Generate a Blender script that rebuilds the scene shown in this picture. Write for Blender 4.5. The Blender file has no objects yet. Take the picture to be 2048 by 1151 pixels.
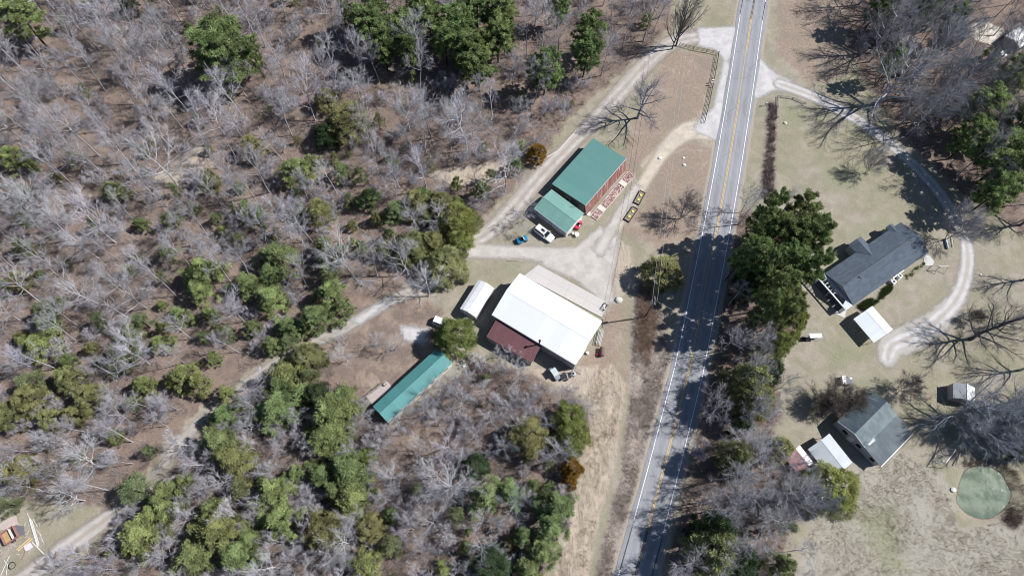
import bpy, math, random
import numpy as np
from mathutils import Vector, Matrix
random.seed(7); RS = np.random.RandomState(7)
S = bpy.context.scene; COL = S.collection

# ------------------------------------------------------------------ camera, sky, sun, exposure
FOC, NX, NY, H = 1365.0, 980.0, 1130.0, 138.0
_d = np.array([NX-1024, -(NY-575.5), -FOC]); _d /= np.linalg.norm(_d)
_Z = -_d; _Y = np.array([0, 1.0, 0])-_Z[1]*_Z; _Y /= np.linalg.norm(_Y); _X = np.cross(_Y, _Z)
ROT = np.array([_X, _Y, _Z])                       # camera axes -> world axes
cam = bpy.data.cameras.new('camera'); camo = bpy.data.objects.new('camera', cam); COL.objects.link(camo)
cam.sensor_width = 36; cam.lens = 36*FOC/2048; cam.clip_start = 1; cam.clip_end = 6000
M = Matrix([[*ROT[0], 0], [*ROT[1], 0], [*ROT[2], H], [0, 0, 0, 1]])
camo.matrix_world = M; S.camera = camo
SUN_EL, SUN_DIR = math.radians(47), (0.988, 0.153)
w = bpy.data.worlds.new('World'); S.world = w; w.use_nodes = True
nt = w.node_tree; nt.nodes.clear()
sky = nt.nodes.new('ShaderNodeTexSky'); sky.sky_type = 'NISHITA'; sky.sun_disc = False
sky.sun_elevation = SUN_EL; sky.sun_rotation = math.atan2(SUN_DIR[0], SUN_DIR[1]); sky.altitude = 150; sky.air_density = .75; sky.dust_density = .3; sky.ozone_density = 2.5
bg = nt.nodes.new('ShaderNodeBackground'); bg.inputs['Strength'].default_value = 0.078
wo = nt.nodes.new('ShaderNodeOutputWorld'); nt.links.new(sky.outputs[0], bg.inputs[0]); nt.links.new(bg.outputs[0], wo.inputs[0])
sl = bpy.data.lights.new('sun', 'SUN'); sl.energy = 5.0; sl.angle = math.radians(0.5); sl.color = (1, .988, .97)
so = bpy.data.objects.new('sun', sl); COL.objects.link(so)
sd = Vector((SUN_DIR[0]*math.cos(SUN_EL), SUN_DIR[1]*math.cos(SUN_EL), math.sin(SUN_EL)))
so.rotation_euler = sd.to_track_quat('Z', 'Y').to_euler(); so.location = (60, 0, 200)
S.view_settings.view_transform = 'Standard'; S.view_settings.look = 'None'; S.view_settings.exposure = 0.34
S.cycles.filter_width = 1.0; S.cycles.max_bounces = 5; S.cycles.diffuse_bounces = 2; S.cycles.transparent_max_bounces = 12

def gp(px, py, z=0.0):                             # the photograph's pixel -> the point of that height seen there
    v = ROT @ np.array([px-1024, -(py-575.5), -FOC]); t = (z-H)/v[2]
    return Vector((v[0]*t, v[1]*t, z))
def proj(x, y, z=0):
    P = np.stack([x, y, np.zeros_like(x)+z-H], -1) @ ROT
    return 1024+P[..., 0]/-P[..., 2]*FOC, 575.5-P[..., 1]/-P[..., 2]*FOC

# ------------------------------------------------------------------ materials
class N:
    def __init__(s, name):
        s.m = bpy.data.materials.new(name); s.m.use_nodes = True; s.t = s.m.node_tree; s.t.nodes.clear()
        s.out = s.n('OutputMaterial')
    def n(s, kind, **kw):
        x = s.t.nodes.new('ShaderNode'+kind)
        for k, v in kw.items(): setattr(x, k, v)
        return x
    def l(s, a, b): s.t.links.new(a, b)
    def setv(s, sock, v):
        if hasattr(v, 'is_output') or hasattr(v, 'links'): s.l(v, sock)
        else: sock.default_value = v
    def coord(s, which='Object'): return s.n('TexCoord').outputs[which]
    def noise(s, vec, scale, detail=3, rough=.55, dist=0):
        x = s.n('TexNoise'); s.l(vec, x.inputs['Vector']); x.inputs['Scale'].default_value = scale
        x.inputs['Detail'].default_value = detail; x.inputs['Roughness'].default_value = rough
        x.inputs['Distortion'].default_value = dist; return x.outputs['Fac']
    def math(s, op, a, b=0.0, c=None, clamp=False):
        x = s.n('Math', operation=op, use_clamp=clamp); s.setv(x.inputs[0], a); s.setv(x.inputs[1], b)
        if c is not None: s.setv(x.inputs[2], c)
        return x.outputs[0]
    def mix(s, f, a, b, mode='MIX'):
        x = s.n('MixRGB', blend_type=mode); s.setv(x.inputs[0], f)
        s.setv(x.inputs[1], a if not isinstance(a, tuple) else (*a[:3], 1)); s.setv(x.inputs[2], b if not isinstance(b, tuple) else (*b[:3], 1))
        return x.outputs[0]
    def mr(s, v, a, b, c=0.0, d=1.0, smooth=True):
        x = s.n('MapRange', interpolation_type='SMOOTHSTEP' if smooth else 'LINEAR'); s.l(v, x.inputs[0])
        for i, q in zip((1, 2, 3, 4), (a, b, c, d)): x.inputs[i].default_value = q
        return x.outputs[0]
    def scale(s, vec, v):
        x = s.n('Mapping'); s.l(vec, x.inputs[0]); x.inputs['Scale'].default_value = v; return x.outputs[0]
    def bump(s, h, strength=.4, dist=.05):
        x = s.n('Bump'); s.l(h, x.inputs['Height']); x.inputs['Strength'].default_value = strength
        x.inputs['Distance'].default_value = dist; return x.outputs[0]
    def pbr(s, col, rough=.8, metal=0.0, normal=None, alpha=None, spec=None):
        x = s.n('BsdfPrincipled'); s.setv(x.inputs['Base Color'], (*col[:3], 1) if isinstance(col, tuple) else col)
        s.setv(x.inputs['Roughness'], rough); s.setv(x.inputs['Metallic'], metal)
        if normal is not None: s.l(normal, x.inputs['Normal'])
        if alpha is not None: s.setv(x.inputs['Alpha'], alpha)
        if spec is not None: x.inputs['Specular IOR Level'].default_value = spec
        s.l(x.outputs[0], s.out.inputs[0]); return x
MC = {}
def simple(name, col, rough=.7, metal=0.0, var=.18, sc=1.5, bump=0.0, spec=None):
    if name in MC: return MC[name]
    q = N(name); c = q.coord(); n1 = q.noise(c, sc, 4); n2 = q.noise(c, sc*9, 3)
    k = q.math('MULTIPLY_ADD', q.math('ADD', q.math('MULTIPLY', n1, .7), q.math('MULTIPLY', n2, .3)), 2*var*1.6, 1-var*1.6)
    cc = q.mix(1.0, tuple(col), k, 'MULTIPLY')
    q.pbr(cc, rough, metal, normal=q.bump(n2, bump, .02) if bump else None, spec=spec)
    MC[name] = q.m; return q.m
def rib_metal(name, col, pitch=.6, rough=.45, dirt=.12, dirtcol=(.25, .2, .17), grime=.0, rust=None, metal=0.0, spec=.5, rib_=.6, seam_=.28):
    """ribbed sheet metal: raised ribs run down the slope (local y), repeat along local x"""
    if name in MC: return MC[name]
    q = N(name); c = q.coord(); sx = q.n('SeparateXYZ'); q.l(c, sx.inputs[0])
    fr = q.math('FRACT', q.math('MULTIPLY', sx.outputs[0], 1/pitch))
    tri = q.math('ABSOLUTE', q.math('SUBTRACT', fr, .5)); rib = q.mr(tri, .38, .47)
    seam = q.mr(tri, .44, .5)
    sheet = q.math('FLOOR', q.math('MULTIPLY', sx.outputs[0], 1/(pitch*3)))
    wn = q.n('TexWhiteNoise', noise_dimensions='1D'); q.l(sheet, wn.inputs['W'])
    n1 = q.noise(q.scale(c, (1, .25, 1)), .9, 5, .65); n2 = q.noise(c, 7, 3)
    cc = q.mix(q.mr(n1, .45, .8, 0, dirt), tuple(col), dirtcol)
    cc = q.mix(1.0, cc, q.math('MULTIPLY_ADD', wn.outputs['Value'], .09, .95), 'MULTIPLY')
    cc = q.mix(q.math('MULTIPLY', seam, seam_), cc, tuple(x*.45 for x in col))
    if rust:
        n3 = q.noise(q.scale(c, (2.2, .12, .12)), 1.0, 4, .7); cc = q.mix(q.mr(n3, .4, .62), cc, rust)
        n4 = q.noise(q.scale(c, (5, .3, .3)), 1.0, 3, .7); cc = q.mix(q.mr(n4, .56, .66, 0, .8), cc, (.5, .42, .38))
    if grime: cc = q.mix(q.mr(q.noise(q.scale(c, (.6, .3, 1)), .8, 5, .7), .42, .68, 0, grime), cc, dirtcol)
    h = q.math('ADD', rib, q.math('MULTIPLY', n2, .1))
    q.pbr(cc, q.mr(n1, .3, .8, rough, rough+.2), metal, normal=q.bump(h, rib_, .04), spec=spec)
    MC[name] = q.m; return q.m
def shingle(name, col):
    if name in MC: return MC[name]
    q = N(name); c = q.coord(); b = q.n('TexBrick'); q.l(c, b.inputs['Vector'])
    b.inputs['Scale'].default_value = 1; b.inputs['Brick Width'].default_value = .9; b.inputs['Row Height'].default_value = .42
    b.inputs['Mortar Size'].default_value = .03; b.inputs['Mortar Smooth'].default_value = .6
    b.inputs['Color1'].default_value = (*[x*.86 for x in col], 1); b.inputs['Color2'].default_value = (*[x*1.14 for x in col], 1)
    b.inputs['Mortar'].default_value = (*[x*.62 for x in col], 1)
    n = q.noise(c, .5, 5, .7); n2 = q.noise(c, 12, 3)
    cc = q.mix(1.0, b.outputs['Color'], q.math('MULTIPLY_ADD', q.math('ADD', n, q.math('MULTIPLY', n2, .5)), .55, .6), 'MULTIPLY')
    q.pbr(cc, .85, normal=q.bump(b.outputs['Fac'], .3, -.02), spec=.3); MC[name] = q.m; return q.m
def foliage_mat():
    q = N('needle_foliage'); oi = q.n('ObjectInfo'); c = q.coord()
    n1 = q.noise(c, .55, 3); n2 = q.noise(c, 3.2, 2)
    at = q.n('Attribute', attribute_name='tone')
    k = q.math('MULTIPLY_ADD', n1, .9, .55); k2 = q.math('MULTIPLY_ADD', at.outputs['Fac'], 1.0, .5)
    cc = q.mix(1.0, q.mix(1.0, oi.outputs['Color'], k, 'MULTIPLY'), k2, 'MULTIPLY')
    cc = q.mix(q.mr(n2, .52, .75, 0, .3), cc, (.15, .125, .04))
    hsv = q.n('HueSaturation'); q.l(cc, hsv.inputs['Color']); hsv.inputs['Saturation'].default_value = 1.0
    d = q.n('BsdfDiffuse'); q.l(cc, d.inputs[0]); t = q.n('BsdfTranslucent'); q.l(cc, t.inputs[0])
    m = q.n('MixShader'); m.inputs[0].default_value = .3; q.l(d.outputs[0], m.inputs[1]); q.l(t.outputs[0], m.inputs[2])
    q.l(m.outputs[0], q.out.inputs[0]); return q.m
def bark_mat(name, lo, hi):
    q = N(name); oi = q.n('ObjectInfo'); c = q.coord(); n = q.noise(c, 1.1, 4)
    cc = q.mix(q.mr(n, .3, .7), lo, hi); cc = q.mix(1.0, cc, oi.outputs['Color'], 'MULTIPLY')
    d = q.n('BsdfDiffuse'); q.l(cc, d.inputs[0]); q.l(d.outputs[0], q.out.inputs[0]); return q.m
FOL = foliage_mat(); BARK = bark_mat('pale_bark', (.32, .315, .32), (.54, .54, .55)); TWIG = bark_mat('twig_bark', (.31, .305, .31), (.49, .485, .50))
PBARK = bark_mat('pine_bark', (.1, .075, .06), (.2, .15, .12))

# ------------------------------------------------------------------ mesh helpers
class MB:
    def __init__(s): s.v = []; s.f = []; s.tone = []
    def add(s, vs, fs, tone=.5):
        b = len(s.v); s.v += [tuple(p) for p in vs]; s.f += [tuple(i+b for i in f) for f in fs]; return s
    def box(s, c, d, rz=0.0, tilt=None):
        cx, cy, cz = c; hx, hy, hz = d[0]/2, d[1]/2, d[2]/2; R = Matrix.Rotation(rz, 3, 'Z')
        if tilt: R = R @ Matrix.Rotation(tilt[0], 3, 'X') @ Matrix.Rotation(tilt[1], 3, 'Y')
        vs = [Vector(c)+R @ Vector((x*hx, y*hy, z*hz)) for z in (-1, 1) for x, y in ((-1, -1), (1, -1), (1, 1), (-1, 1))]
        return s.add(vs, [(3, 2, 1, 0), (4, 5, 6, 7), (0, 1, 5, 4), (1, 2, 6, 5), (2, 3, 7, 6), (3, 0, 4, 7)])
    def bar(s, a, b, wd, th=None):
        a, b = Vector(a), Vector(b); d = b-a; L = d.length; th = th or wd
        R = d.to_track_quat('X', 'Z').to_matrix(); c = (a+b)/2
        vs = [c+R @ Vector((x*L/2, y*wd/2, z*th/2)) for z in (-1, 1) for x, y in ((-1, -1), (1, -1), (1, 1), (-1, 1))]
        return s.add(vs, [(3, 2, 1, 0), (4, 5, 6, 7), (0, 1, 5, 4), (1, 2, 6, 5), (2, 3, 7, 6), (3, 0, 4, 7)])
    def tube(s, pts, rad, k=8, cap=True):
        pts = [Vector(p) for p in pts]; b = len(s.v); n = len(pts)
        if not hasattr(rad, '__len__'): rad = [rad]*n
        up = Vector((0, 0, 1)); d0 = (pts[1]-pts[0]).normalized()
        u = d0.cross(up) if abs(d0.z) < .95 else d0.cross(Vector((1, 0, 0))); u.normalize()
        for i, p in enumerate(pts):
            d = (pts[min(i+1, n-1)]-pts[max(i-1, 0)]).normalized(); u = (u-d*u.dot(d)).normalized(); vv = d.cross(u)
            for j in range(k):
                a = 2*math.pi*j/k; s.v.append(tuple(p+(u*math.cos(a)+vv*math.sin(a))*rad[i]))
        for i in range(n-1):
            for j in range(k): s.f.append((b+i*k+j, b+i*k+(j+1) % k, b+(i+1)*k+(j+1) % k, b+(i+1)*k+j))
        if cap and k > 2: s.f.append(tuple(b+j for j in range(k))[::-1]); s.f.append(tuple(b+(n-1)*k+j for j in range(k)))
        return s
    def cyl(s, c, r, h, k=16, axis='Z'):
        ax = {'X': Vector((1, 0, 0)), 'Y': Vector((0, 1, 0)), 'Z': Vector((0, 0, 1))}[axis]; c = Vector(c)
        return s.tube([c-ax*h/2, c+ax*h/2], r, k)
    def lathe(s, c, prof, k=16):                    # prof: (r, z)
        b = len(s.v); n = len(prof)
        for r, z in prof:
            for j in range(k): a = 2*math.pi*j/k; s.v.append((c[0]+r*math.cos(a), c[1]+r*math.sin(a), c[2]+z))
        for i in range(n-1):
            for j in range(k): s.f.append((b+i*k+j, b+i*k+(j+1) % k, b+(i+1)*k+(j+1) % k, b+(i+1)*k+j))
        s.f.append(tuple(b+j for j in range(k))[::-1]); s.f.append(tuple(b+(n-1)*k+j for j in range(k))); return s
    def loft(s, secs, close=True):                  # list of equal-length rings
        b = len(s.v); k = len(secs[0])
        for r in secs: s.v += [tuple(p) for p in r]
        for i in range(len(secs)-1):
            for j in range(k if close else k-1): s.f.append((b+i*k+j, b+i*k+(j+1) % k, b+(i+1)*k+(j+1) % k, b+(i+1)*k+j))
        if close: s.f.append(tuple(b+j for j in range(k))[::-1]); s.f.append(tuple(b+(len(secs)-1)*k+j for j in range(k)))
        return s
    def slab(s, pts, th):                           # polygon (3D points, ccw from above) thickened downwards
        n = len(pts); vs = [Vector(p) for p in pts]+[Vector(p)-Vector((0, 0, th)) for p in pts]
        return s.add(vs, [tuple(range(n)), tuple(range(2*n-1, n-1, -1))]+[(i, i+n, (i+1) % n+n, (i+1) % n) for i in range(n)])
    def mesh(s, name, m, smooth=False):
        me = bpy.data.meshes.new(name); me.from_pydata(s.v, [], s.f)
        if m: me.materials.append(m)
        if smooth: me.polygons.foreach_set('use_smooth', [True]*len(me.polygons))
        me.update(); return me
    def build(s, name, m, parent=None, smooth=False, loc=None, rz=0, bevel=0):
        o = bpy.data.objects.new(name, s.mesh(name, m, smooth)); COL.objects.link(o)
        if parent: o.parent = parent
        if loc is not None: o.location = loc; o.rotation_euler = (0, 0, rz)
        if bevel:
            bm = o.modifiers.new('b', 'BEVEL'); bm.width = bevel; bm.segments = 2; bm.limit_method = 'ANGLE'
        return o
def tag(o, label, cat, group=None):
    o['label'] = label; o['category'] = cat
    if group: o['group'] = group
    return o
def thing(name, label, cat, loc=(0, 0, 0), rz=0, group=None):
    o = bpy.data.objects.new(name, None); COL.objects.link(o); o.location = loc; o.rotation_euler = (0, 0, rz); o.empty_display_size = .3
    return tag(o, label, cat, group)
def struct(o, kind='structure'): o['kind'] = kind; return o
def np_mesh(name, V, F, m):
    me = bpy.data.meshes.new(name); V = np.asarray(V, dtype=np.float32); F = np.asarray(F, dtype=np.int32); k = F.shape[1]
    me.vertices.add(len(V)); me.vertices.foreach_set('co', V.ravel())
    me.loops.add(F.size); me.loops.foreach_set('vertex_index', F.ravel())
    me.polygons.add(len(F)); me.polygons.foreach_set('loop_start', np.arange(0, F.size, k, dtype=np.int32)); me.polygons.foreach_set('loop_total', np.full(len(F), k, dtype=np.int32))
    me.update(calc_edges=True); me.validate(); me.materials.append(m); return me

# ------------------------------------------------------------------ ground data
def vnoise(x, y, s, seed):
    r = np.random.RandomState(seed).rand(257, 257); X = x/s; Y = y/s; i = np.floor(X).astype(int); j = np.floor(Y).astype(int)
    fx = X-i; fy = Y-j; fx = fx*fx*(3-2*fx); fy = fy*fy*(3-2*fy); g = lambda a, b: r[a % 257, b % 257]
    return (g(i, j)*(1-fx)+g(i+1, j)*fx)*(1-fy)+(g(i, j+1)*(1-fx)+g(i+1, j+1)*fx)*fy
def seg_dist(x, y, a, b):
    dx, dy = b[0]-a[0], b[1]-a[1]; t = np.clip(((x-a[0])*dx+(y-a[1])*dy)/(dx*dx+dy*dy+1e-9), 0, 1)
    ex = x-a[0]-t*dx; ey = y-a[1]-t*dy; return np.hypot(ex, ey), t, (dx*ey-dy*ex)
def poly_sd(x, y, P):                                # signed distance (m), positive inside; P in world xy
    d = np.full(x.shape, 1e9); ins = np.zeros(x.shape, bool); n = len(P)
    for i in range(n):
        a, b = P[i], P[(i+1) % n]; d = np.minimum(d, seg_dist(x, y, a, b)[0])
        c = ((a[1] > y) != (b[1] > y)) & (x < (b[0]-a[0])*(y-a[1])/(b[1]-a[1]+1e-12)+a[0]); ins ^= c
    return np.where(ins, d, -d)
def pw(pts): return [tuple(gp(*p)[:2]) for p in pts]
def sstep(v, a, b): t = np.clip((v-a)/(b-a), 0, 1); return t*t*(3-2*t)

ROADC = [(1528, -110), (1508.5, 0), (1497.5, 69.5), (1478, 200), (1447.8, 380), (1410.6, 575), (1380, 728), (1372, 762), (1322.5, 955), (1270.5, 1150), (1238, 1270)]
def catmull(P, n=6):
    P = [np.array(p, float) for p in P]; P = [2*P[0]-P[1]]+P+[2*P[-1]-P[-2]]; out = []
    for i in range(1, len(P)-2):
        for k in range(n):
            t = k/n; out.append(.5*((2*P[i])+(-P[i-1]+P[i+1])*t+(2*P[i-1]-5*P[i]+4*P[i+1]-P[i+2])*t*t+(-P[i-1]+3*P[i]-3*P[i+1]+P[i+2])*t**3))
    out.append(P[-2]); return out
RW = [tuple(gp(*p)[:2]) for p in ROADC]; e0 = np.array(RW[0])-np.array(RW[1]); e1 = np.array(RW[-1])-np.array(RW[-2])
RW = [tuple(np.array(RW[0])+e0*14)]+RW+[tuple(np.array(RW[-1])+e1*22)]; ROAD = catmull(RW, 6)

FOREST = pw([(-500, -260), (1345, -260), (1345, 55), (1290, 100), (1215, 170), (1150, 225), (1080, 320), (1000, 400), (930, 480), (880, 520), (800, 575), (700, 630), (560, 700), (470, 760), (400, 820), (340, 885), (290, 950), (225, 1020), (150, 1010), (60, 1000), (-500, 1000)])
FOREST2 = pw([(330, 950), (460, 800), (600, 735), (700, 720), (740, 800), (800, 850), (900, 760), (960, 720), (1060, 745), (1110, 780), (1180, 800), (1180, 850), (1150, 960), (1120, 1060), (1085, 1160), (1060, 1400), (-300, 1400), (120, 1150), (200, 1090)])
FOREST3 = pw([(1665, -260), (1690, 60), (1720, 150), (1820, 290), (1930, 390), (2048, 470), (2500, 500), (2500, -260)])
STRIP = pw([(1470, 420), (1560, 420), (1600, 560), (1590, 660), (1555, 730), (1560, 830), (1545, 880), (1600, 960), (1640, 1010), (1570, 1060), (1590, 1160), (1580, 1320), (1290, 1320), (1330, 1150), (1400, 840), (1440, 640)])
YARDT = pw([(690, 560), (870, 600), (900, 640), (870, 720), (760, 800), (700, 790), (640, 700), (600, 690)])
SAND = [pw([(1225, 470), (1262, 495), (1268, 560), (1235, 600), (1205, 570), (1210, 510)]),
        pw([(1190, 745), (1225, 730), (1250, 770), (1240, 850), (1225, 950), (1195, 1050), (1175, 1151), (1165, 1300), (1095, 1300), (1115, 1130), (1140, 1030), (1165, 940), (1180, 850), (1175, 790)]),
        pw([(1060, 740), (1150, 735), (1200, 730), (1180, 790), (1110, 770)]),
        pw([(1280, 330), (1345, 262), (1395, 235), (1440, 270), (1430, 300), (1390, 275), (1340, 300), (1295, 350)]), pw([(1090, 320), (1150, 265), (1110, 300)]),
        pw([(310, 355), (380, 305), (400, 290), (430, 330), (350, 375)]), pw([(850, 345), (960, 325), (1040, 320), (1000, 365), (900, 370)])]
GREEN = [pw([(1690, 470), (1760, 430), (1790, 445), (1700, 500)]), pw([(1560, 195), (1620, 215), (1620, 260), (1560, 250)]), pw([(1690, 745), (1770, 745), (1740, 790), (1690, 780)]),
         pw([(1940, -40), (2100, -60), (2100, 70), (2000, 60), (1960, 20)]), pw([(1010, 515), (1060, 520), (1030, 560), (1000, 575)]), pw([(1640, 320), (1730, 330), (1720, 390), (1640, 380)]),
         pw([(1245, 600), (1268, 600), (1262, 720), (1240, 740)]), pw([(1230, 480), (1255, 470), (1270, 500), (1240, 510)]), pw([(1700, 1020), (1790, 1000), (1820, 1151), (1760, 1151)]), pw([(1650, 700), (1700, 680), (1740, 720), (1640, 740)])]
MEADOW = pw([(1700, 930), (1800, 900), (1890, 950), (1920, 1060), (2000, 1040), (2100, 1000), (2600, 1000), (2600, 1500), (1560, 1500), (1590, 1151), (1620, 1040), (1690, 1020)])
WEEDS = pw([(1272, 560), (1310, 570), (1330, 640), (1340, 720), (1320, 850), (1290, 980), (1255, 1100), (1220, 1300), (1165, 1300), (1200, 1100), (1240, 950), (1258, 800), (1262, 650)])
BROWN = pw([(1550, -200), (1700, -200), (1700, 150), (1620, 170), (1555, 110)])
BROWN2 = pw([(1340, 100), (1432, 110), (1405, 250), (1330, 270), (1260, 360), (1230, 350), (1290, 200)])
BROWN3 = pw([(1310, 320), (1360, 275), (1425, 300), (1400, 470), (1330, 500), (1240, 470), (1290, 400)])
POND = pw([(1968+53*math.cos(a)*(1+.06*math.sin(3*a+1)+.035*math.sin(5*a)+.02*math.sin(9*a+2)), 983+53*math.sin(a)*(1+.03*math.sin(2*a))) for a in np.linspace(0, 2*math.pi, 28, endpoint=False)])
YARD2 = pw([(1200, 610), (1258, 600), (1255, 780), (1180, 790), (1080, 765), (1090, 735), (1150, 740), (1205, 670)])
BRAMB = pw([(1535, 200), (1555, 210), (1552, 300), (1550, 400), (1518, 400), (1528, 300)])
STONEDIRT = pw([(1930, 55), (1965, 40), (2010, 60), (1985, 90), (1950, 80)])

xs = np.concatenate([[-2400, -900, -400, -260], np.arange(-185, 200.01, .6), [270, 420, 900, 2400]])
ys = np.concatenate([[-2400, -900, -300, -80], np.arange(-32, 185.01, .6), [260, 420, 900, 2400]])
GX, GY = np.meshgrid(xs, ys, indexing='ij')
def road_d(x, y):
    d = np.full(x.shape, 1e9)
    for a, b in zip(ROAD[:-1], ROAD[1:]): d = np.minimum(d, seg_dist(x, y, a, b)[0])
    return d
RD = road_d(GX, GY)
sdF = np.maximum.reduce([poly_sd(GX, GY, P) for P in (FOREST, FOREST2, FOREST3, STRIP)])
sdSand = np.maximum.reduce([poly_sd(GX, GY, P) for P in SAND]); sdSand1 = poly_sd(GX, GY, SAND[1])
sdPond = poly_sd(GX, GY, POND); sdMeadow = poly_sd(GX, GY, MEADOW); sdWeeds = poly_sd(GX, GY, WEEDS)
n1 = vnoise(GX, GY, 3.1, 1); n2 = vnoise(GX, GY, 1.3, 2); n3 = vnoise(GX*1.6, GY*.5, 1.6, 3); n4 = vnoise(GX, GY, 9, 4)
far = sstep(np.maximum(np.abs(GX), np.abs(GY-75)), 190, 260)
GZ = (sstep(sdF, 1, 5)*((n1-.5)*.30+(n2-.5)*.14)+sstep(np.maximum(sdSand1, sdWeeds), -1, 2)*((n3-.5)*.5+(n2-.5)*.25)+sstep(sdMeadow, 0, 4)*((n1-.5)*.12+(n2-.5)*.10))*sstep(RD, 5, 8)*(1-far)
GZ -= 1.3*sstep(sdPond, -1.8, 3.0); GZ -= far*.5
# roadside ditch
def ground_z(x, y):
    i = min(max(int((x+185)/.6)+4, 0), len(xs)-2); j = min(max(int((y+32)/.6)+4, 0), len(ys)-2); return float(GZ[i, j])
mk = lambda sd, s=1.2: sstep(sd, -s, s)
za = np.stack([np.maximum(mk(sdF, 2.5), .62*mk(poly_sd(GX, GY, YARDT), 3)), np.maximum.reduce([mk(poly_sd(GX, GY, P), 3.5) for P in GREEN]), mk(4.4-RD, 1.0), np.ones_like(GX)], -1)
zb = np.stack([mk(sdSand, 1.5), mk(np.maximum.reduce([poly_sd(GX, GY, P) for P in (WEEDS, BRAMB)]), 1.5), mk(sdMeadow, 5), np.ones_like(GX)], -1)
zc = np.stack([np.maximum.reduce([mk(poly_sd(GX, GY, P), 2.5) for P in (BROWN, BROWN2, BROWN3, YARDT, YARD2)]), mk(sdPond, 1.6), mk(poly_sd(GX, GY, STONEDIRT), 1), np.ones_like(GX)], -1)

def ground_mat():
    q = N('ground_soil_and_grass'); c = q.coord()
    nL = q.noise(c, .06, 4, .6); nM = q.noise(c, .35, 4, .65); nF = q.noise(c, 1.6, 4, .7, .3); nG = q.noise(c, 5.5, 3, .7)
    def at(nm):
        a = q.n('Attribute', attribute_name=nm); s = q.n('SeparateColor'); q.l(a.outputs['Color'], s.inputs[0]); return s.outputs
    A, B, C_ = at('za'), at('zb'), at('zc')
    def thr(mask, n, amp=.8, lo=.35, hi=.65): return q.mr(q.math('ADD', mask, q.math('MULTIPLY', q.math('SUBTRACT', n, .5), amp)), lo, hi)
    col = q.mix(q.mr(nM, .35, .65), (.33, .288, .235), (.27, .243, .188))
    col = q.mix(q.mr(nL, .42, .62, 0, .45), col, (.25, .235, .14))          # faint olive in the dormant grass
    col = q.mix(q.mr(nF, .55, .72, 0, .6), col, (.41, .37, .31)); col = q.mix(q.mr(nG, .28, .45, .5, 0), col, (.19, .165, .12))
    nP = q.noise(c, .16, 6, .72, .6); col = q.mix(q.mr(nP, .48, .62, 0, .55), col, (.215, .215, .138)); col = q.mix(q.mr(nP, .34, .46, .5, 0), col, (.38, .335, .28))
    brown = q.mix(q.mr(nF, .35, .65), (.325, .25, .20), (.25, .19, .15)); brown = q.mix(q.mr(nP, .48, .6, 0, .6), brown, (.235, .2, .165)); brown = q.mix(q.mr(nP, .36, .46, .6, 0), brown, (.36, .31, .27))
    col = q.mix(q.math('MULTIPLY', thr(C_[0], nM, 1.4, .2, .75), .92), col, brown)
    mead = q.mix(q.mr(nG, .35, .62), (.40, .37, .32), (.30, .275, .23)); mead = q.mix(q.mr(nM, .56, .7, 0, .2), mead, (.27, .26, .19))
    col = q.mix(thr(B[2], nM), col, mead)
    green = q.mix(q.mr(nF, .35, .6), (.17, .20, .09), (.27, .26, .18))
    col = q.mix(q.math('MULTIPLY', thr(A[1], nF, 2.6, .3, 1.0), .8), col, green)
    weeds = q.mix(q.mr(nF, .4, .62), (.35, .305, .265), (.24, .20, .175)); weeds = q.mix(q.mr(nG, .55, .7, 0, .6), weeds, (.42, .36, .29))
    col = q.mix(thr(B[1], nF), col, weeds)
    lit = q.mix(q.mr(nM, .35, .65), (.24, .178, .142), (.178, .138, .118)); lit = q.mix(q.mr(nF, .5, .7, 0, .6), lit, (.10, .08, .068)); lit = q.mix(q.mr(nG, .56, .70, 0, .75), lit, (.40, .31, .25))
    col = q.mix(thr(A[0], nM, 1.9, .25, .75), col, lit)
    sand = q.mix(q.mr(nG, .36, .6), (.51, .43, .34), (.36, .30, .24)); nS = q.noise(q.scale(c, (1.5, .33, 1)), 1.0, 5, .72, .8); sand = q.mix(q.mr(nS, .5, .62, 0, .8), sand, (.27, .225, .195)); sand = q.mix(q.mr(nS, .34, .42, .8, 0), sand, (.56, .48, .40)); sand = q.mix(q.mr(nG, .6, .75, 0, .6), sand, (.2, .16, .12))
    col = q.mix(q.math('MULTIPLY', thr(B[0], q.math('MULTIPLY_ADD', nM, .6, q.math('MULTIPLY', nF, .4)), 1.8, .25, .7), .95), col, sand)
    col = q.mix(thr(A[2], nM, .6), col, q.mix(nG, (.40, .35, .29), (.30, .26, .21)))   # road shoulder
    col = q.mix(thr(C_[2], nF, .6), col, (.62, .56, .48)); col = q.mix(q.math('MULTIPLY', q.mr(q.math('ADD', C_[1], q.math('MULTIPLY', q.math('SUBTRACT', nM, .5), .9)), .1, .4), .8), col, (.28, .24, .19)); col = q.mix(q.mr(q.math('ADD', C_[1], q.math('MULTIPLY', nF, .3)), .5, .65), col, (.12, .105, .075))
    col = q.mix(1.0, col, q.math('MULTIPLY_ADD', nG, .9, .55), 'MULTIPLY')
    h = q.math('ADD', q.math('MULTIPLY', nF, 1.0), q.math('MULTIPLY', nG, .45))
    q.pbr(col, .95, normal=q.bump(h, .55, .2), spec=.1); return q.m
GM = ground_mat()
nx, ny = len(xs), len(ys); idx = np.arange(nx*ny).reshape(nx, ny)
F = np.stack([idx[:-1, :-1], idx[1:, :-1], idx[1:, 1:], idx[:-1, 1:]], -1).reshape(-1, 4)
V = np.stack([GX, GY, GZ], -1).reshape(-1, 3)
me = np_mesh('ground', V, F, GM)
for nm, a in (('za', za), ('zb', zb), ('zc', zc)):
    at = me.attributes.new(nm, 'FLOAT_COLOR', 'POINT'); at.data.foreach_set('color', a.astype(np.float32).ravel())
me.polygons.foreach_set('use_smooth', np.ones(len(F), bool))
g = bpy.data.objects.new('ground', me); COL.objects.link(g); struct(g)

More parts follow.
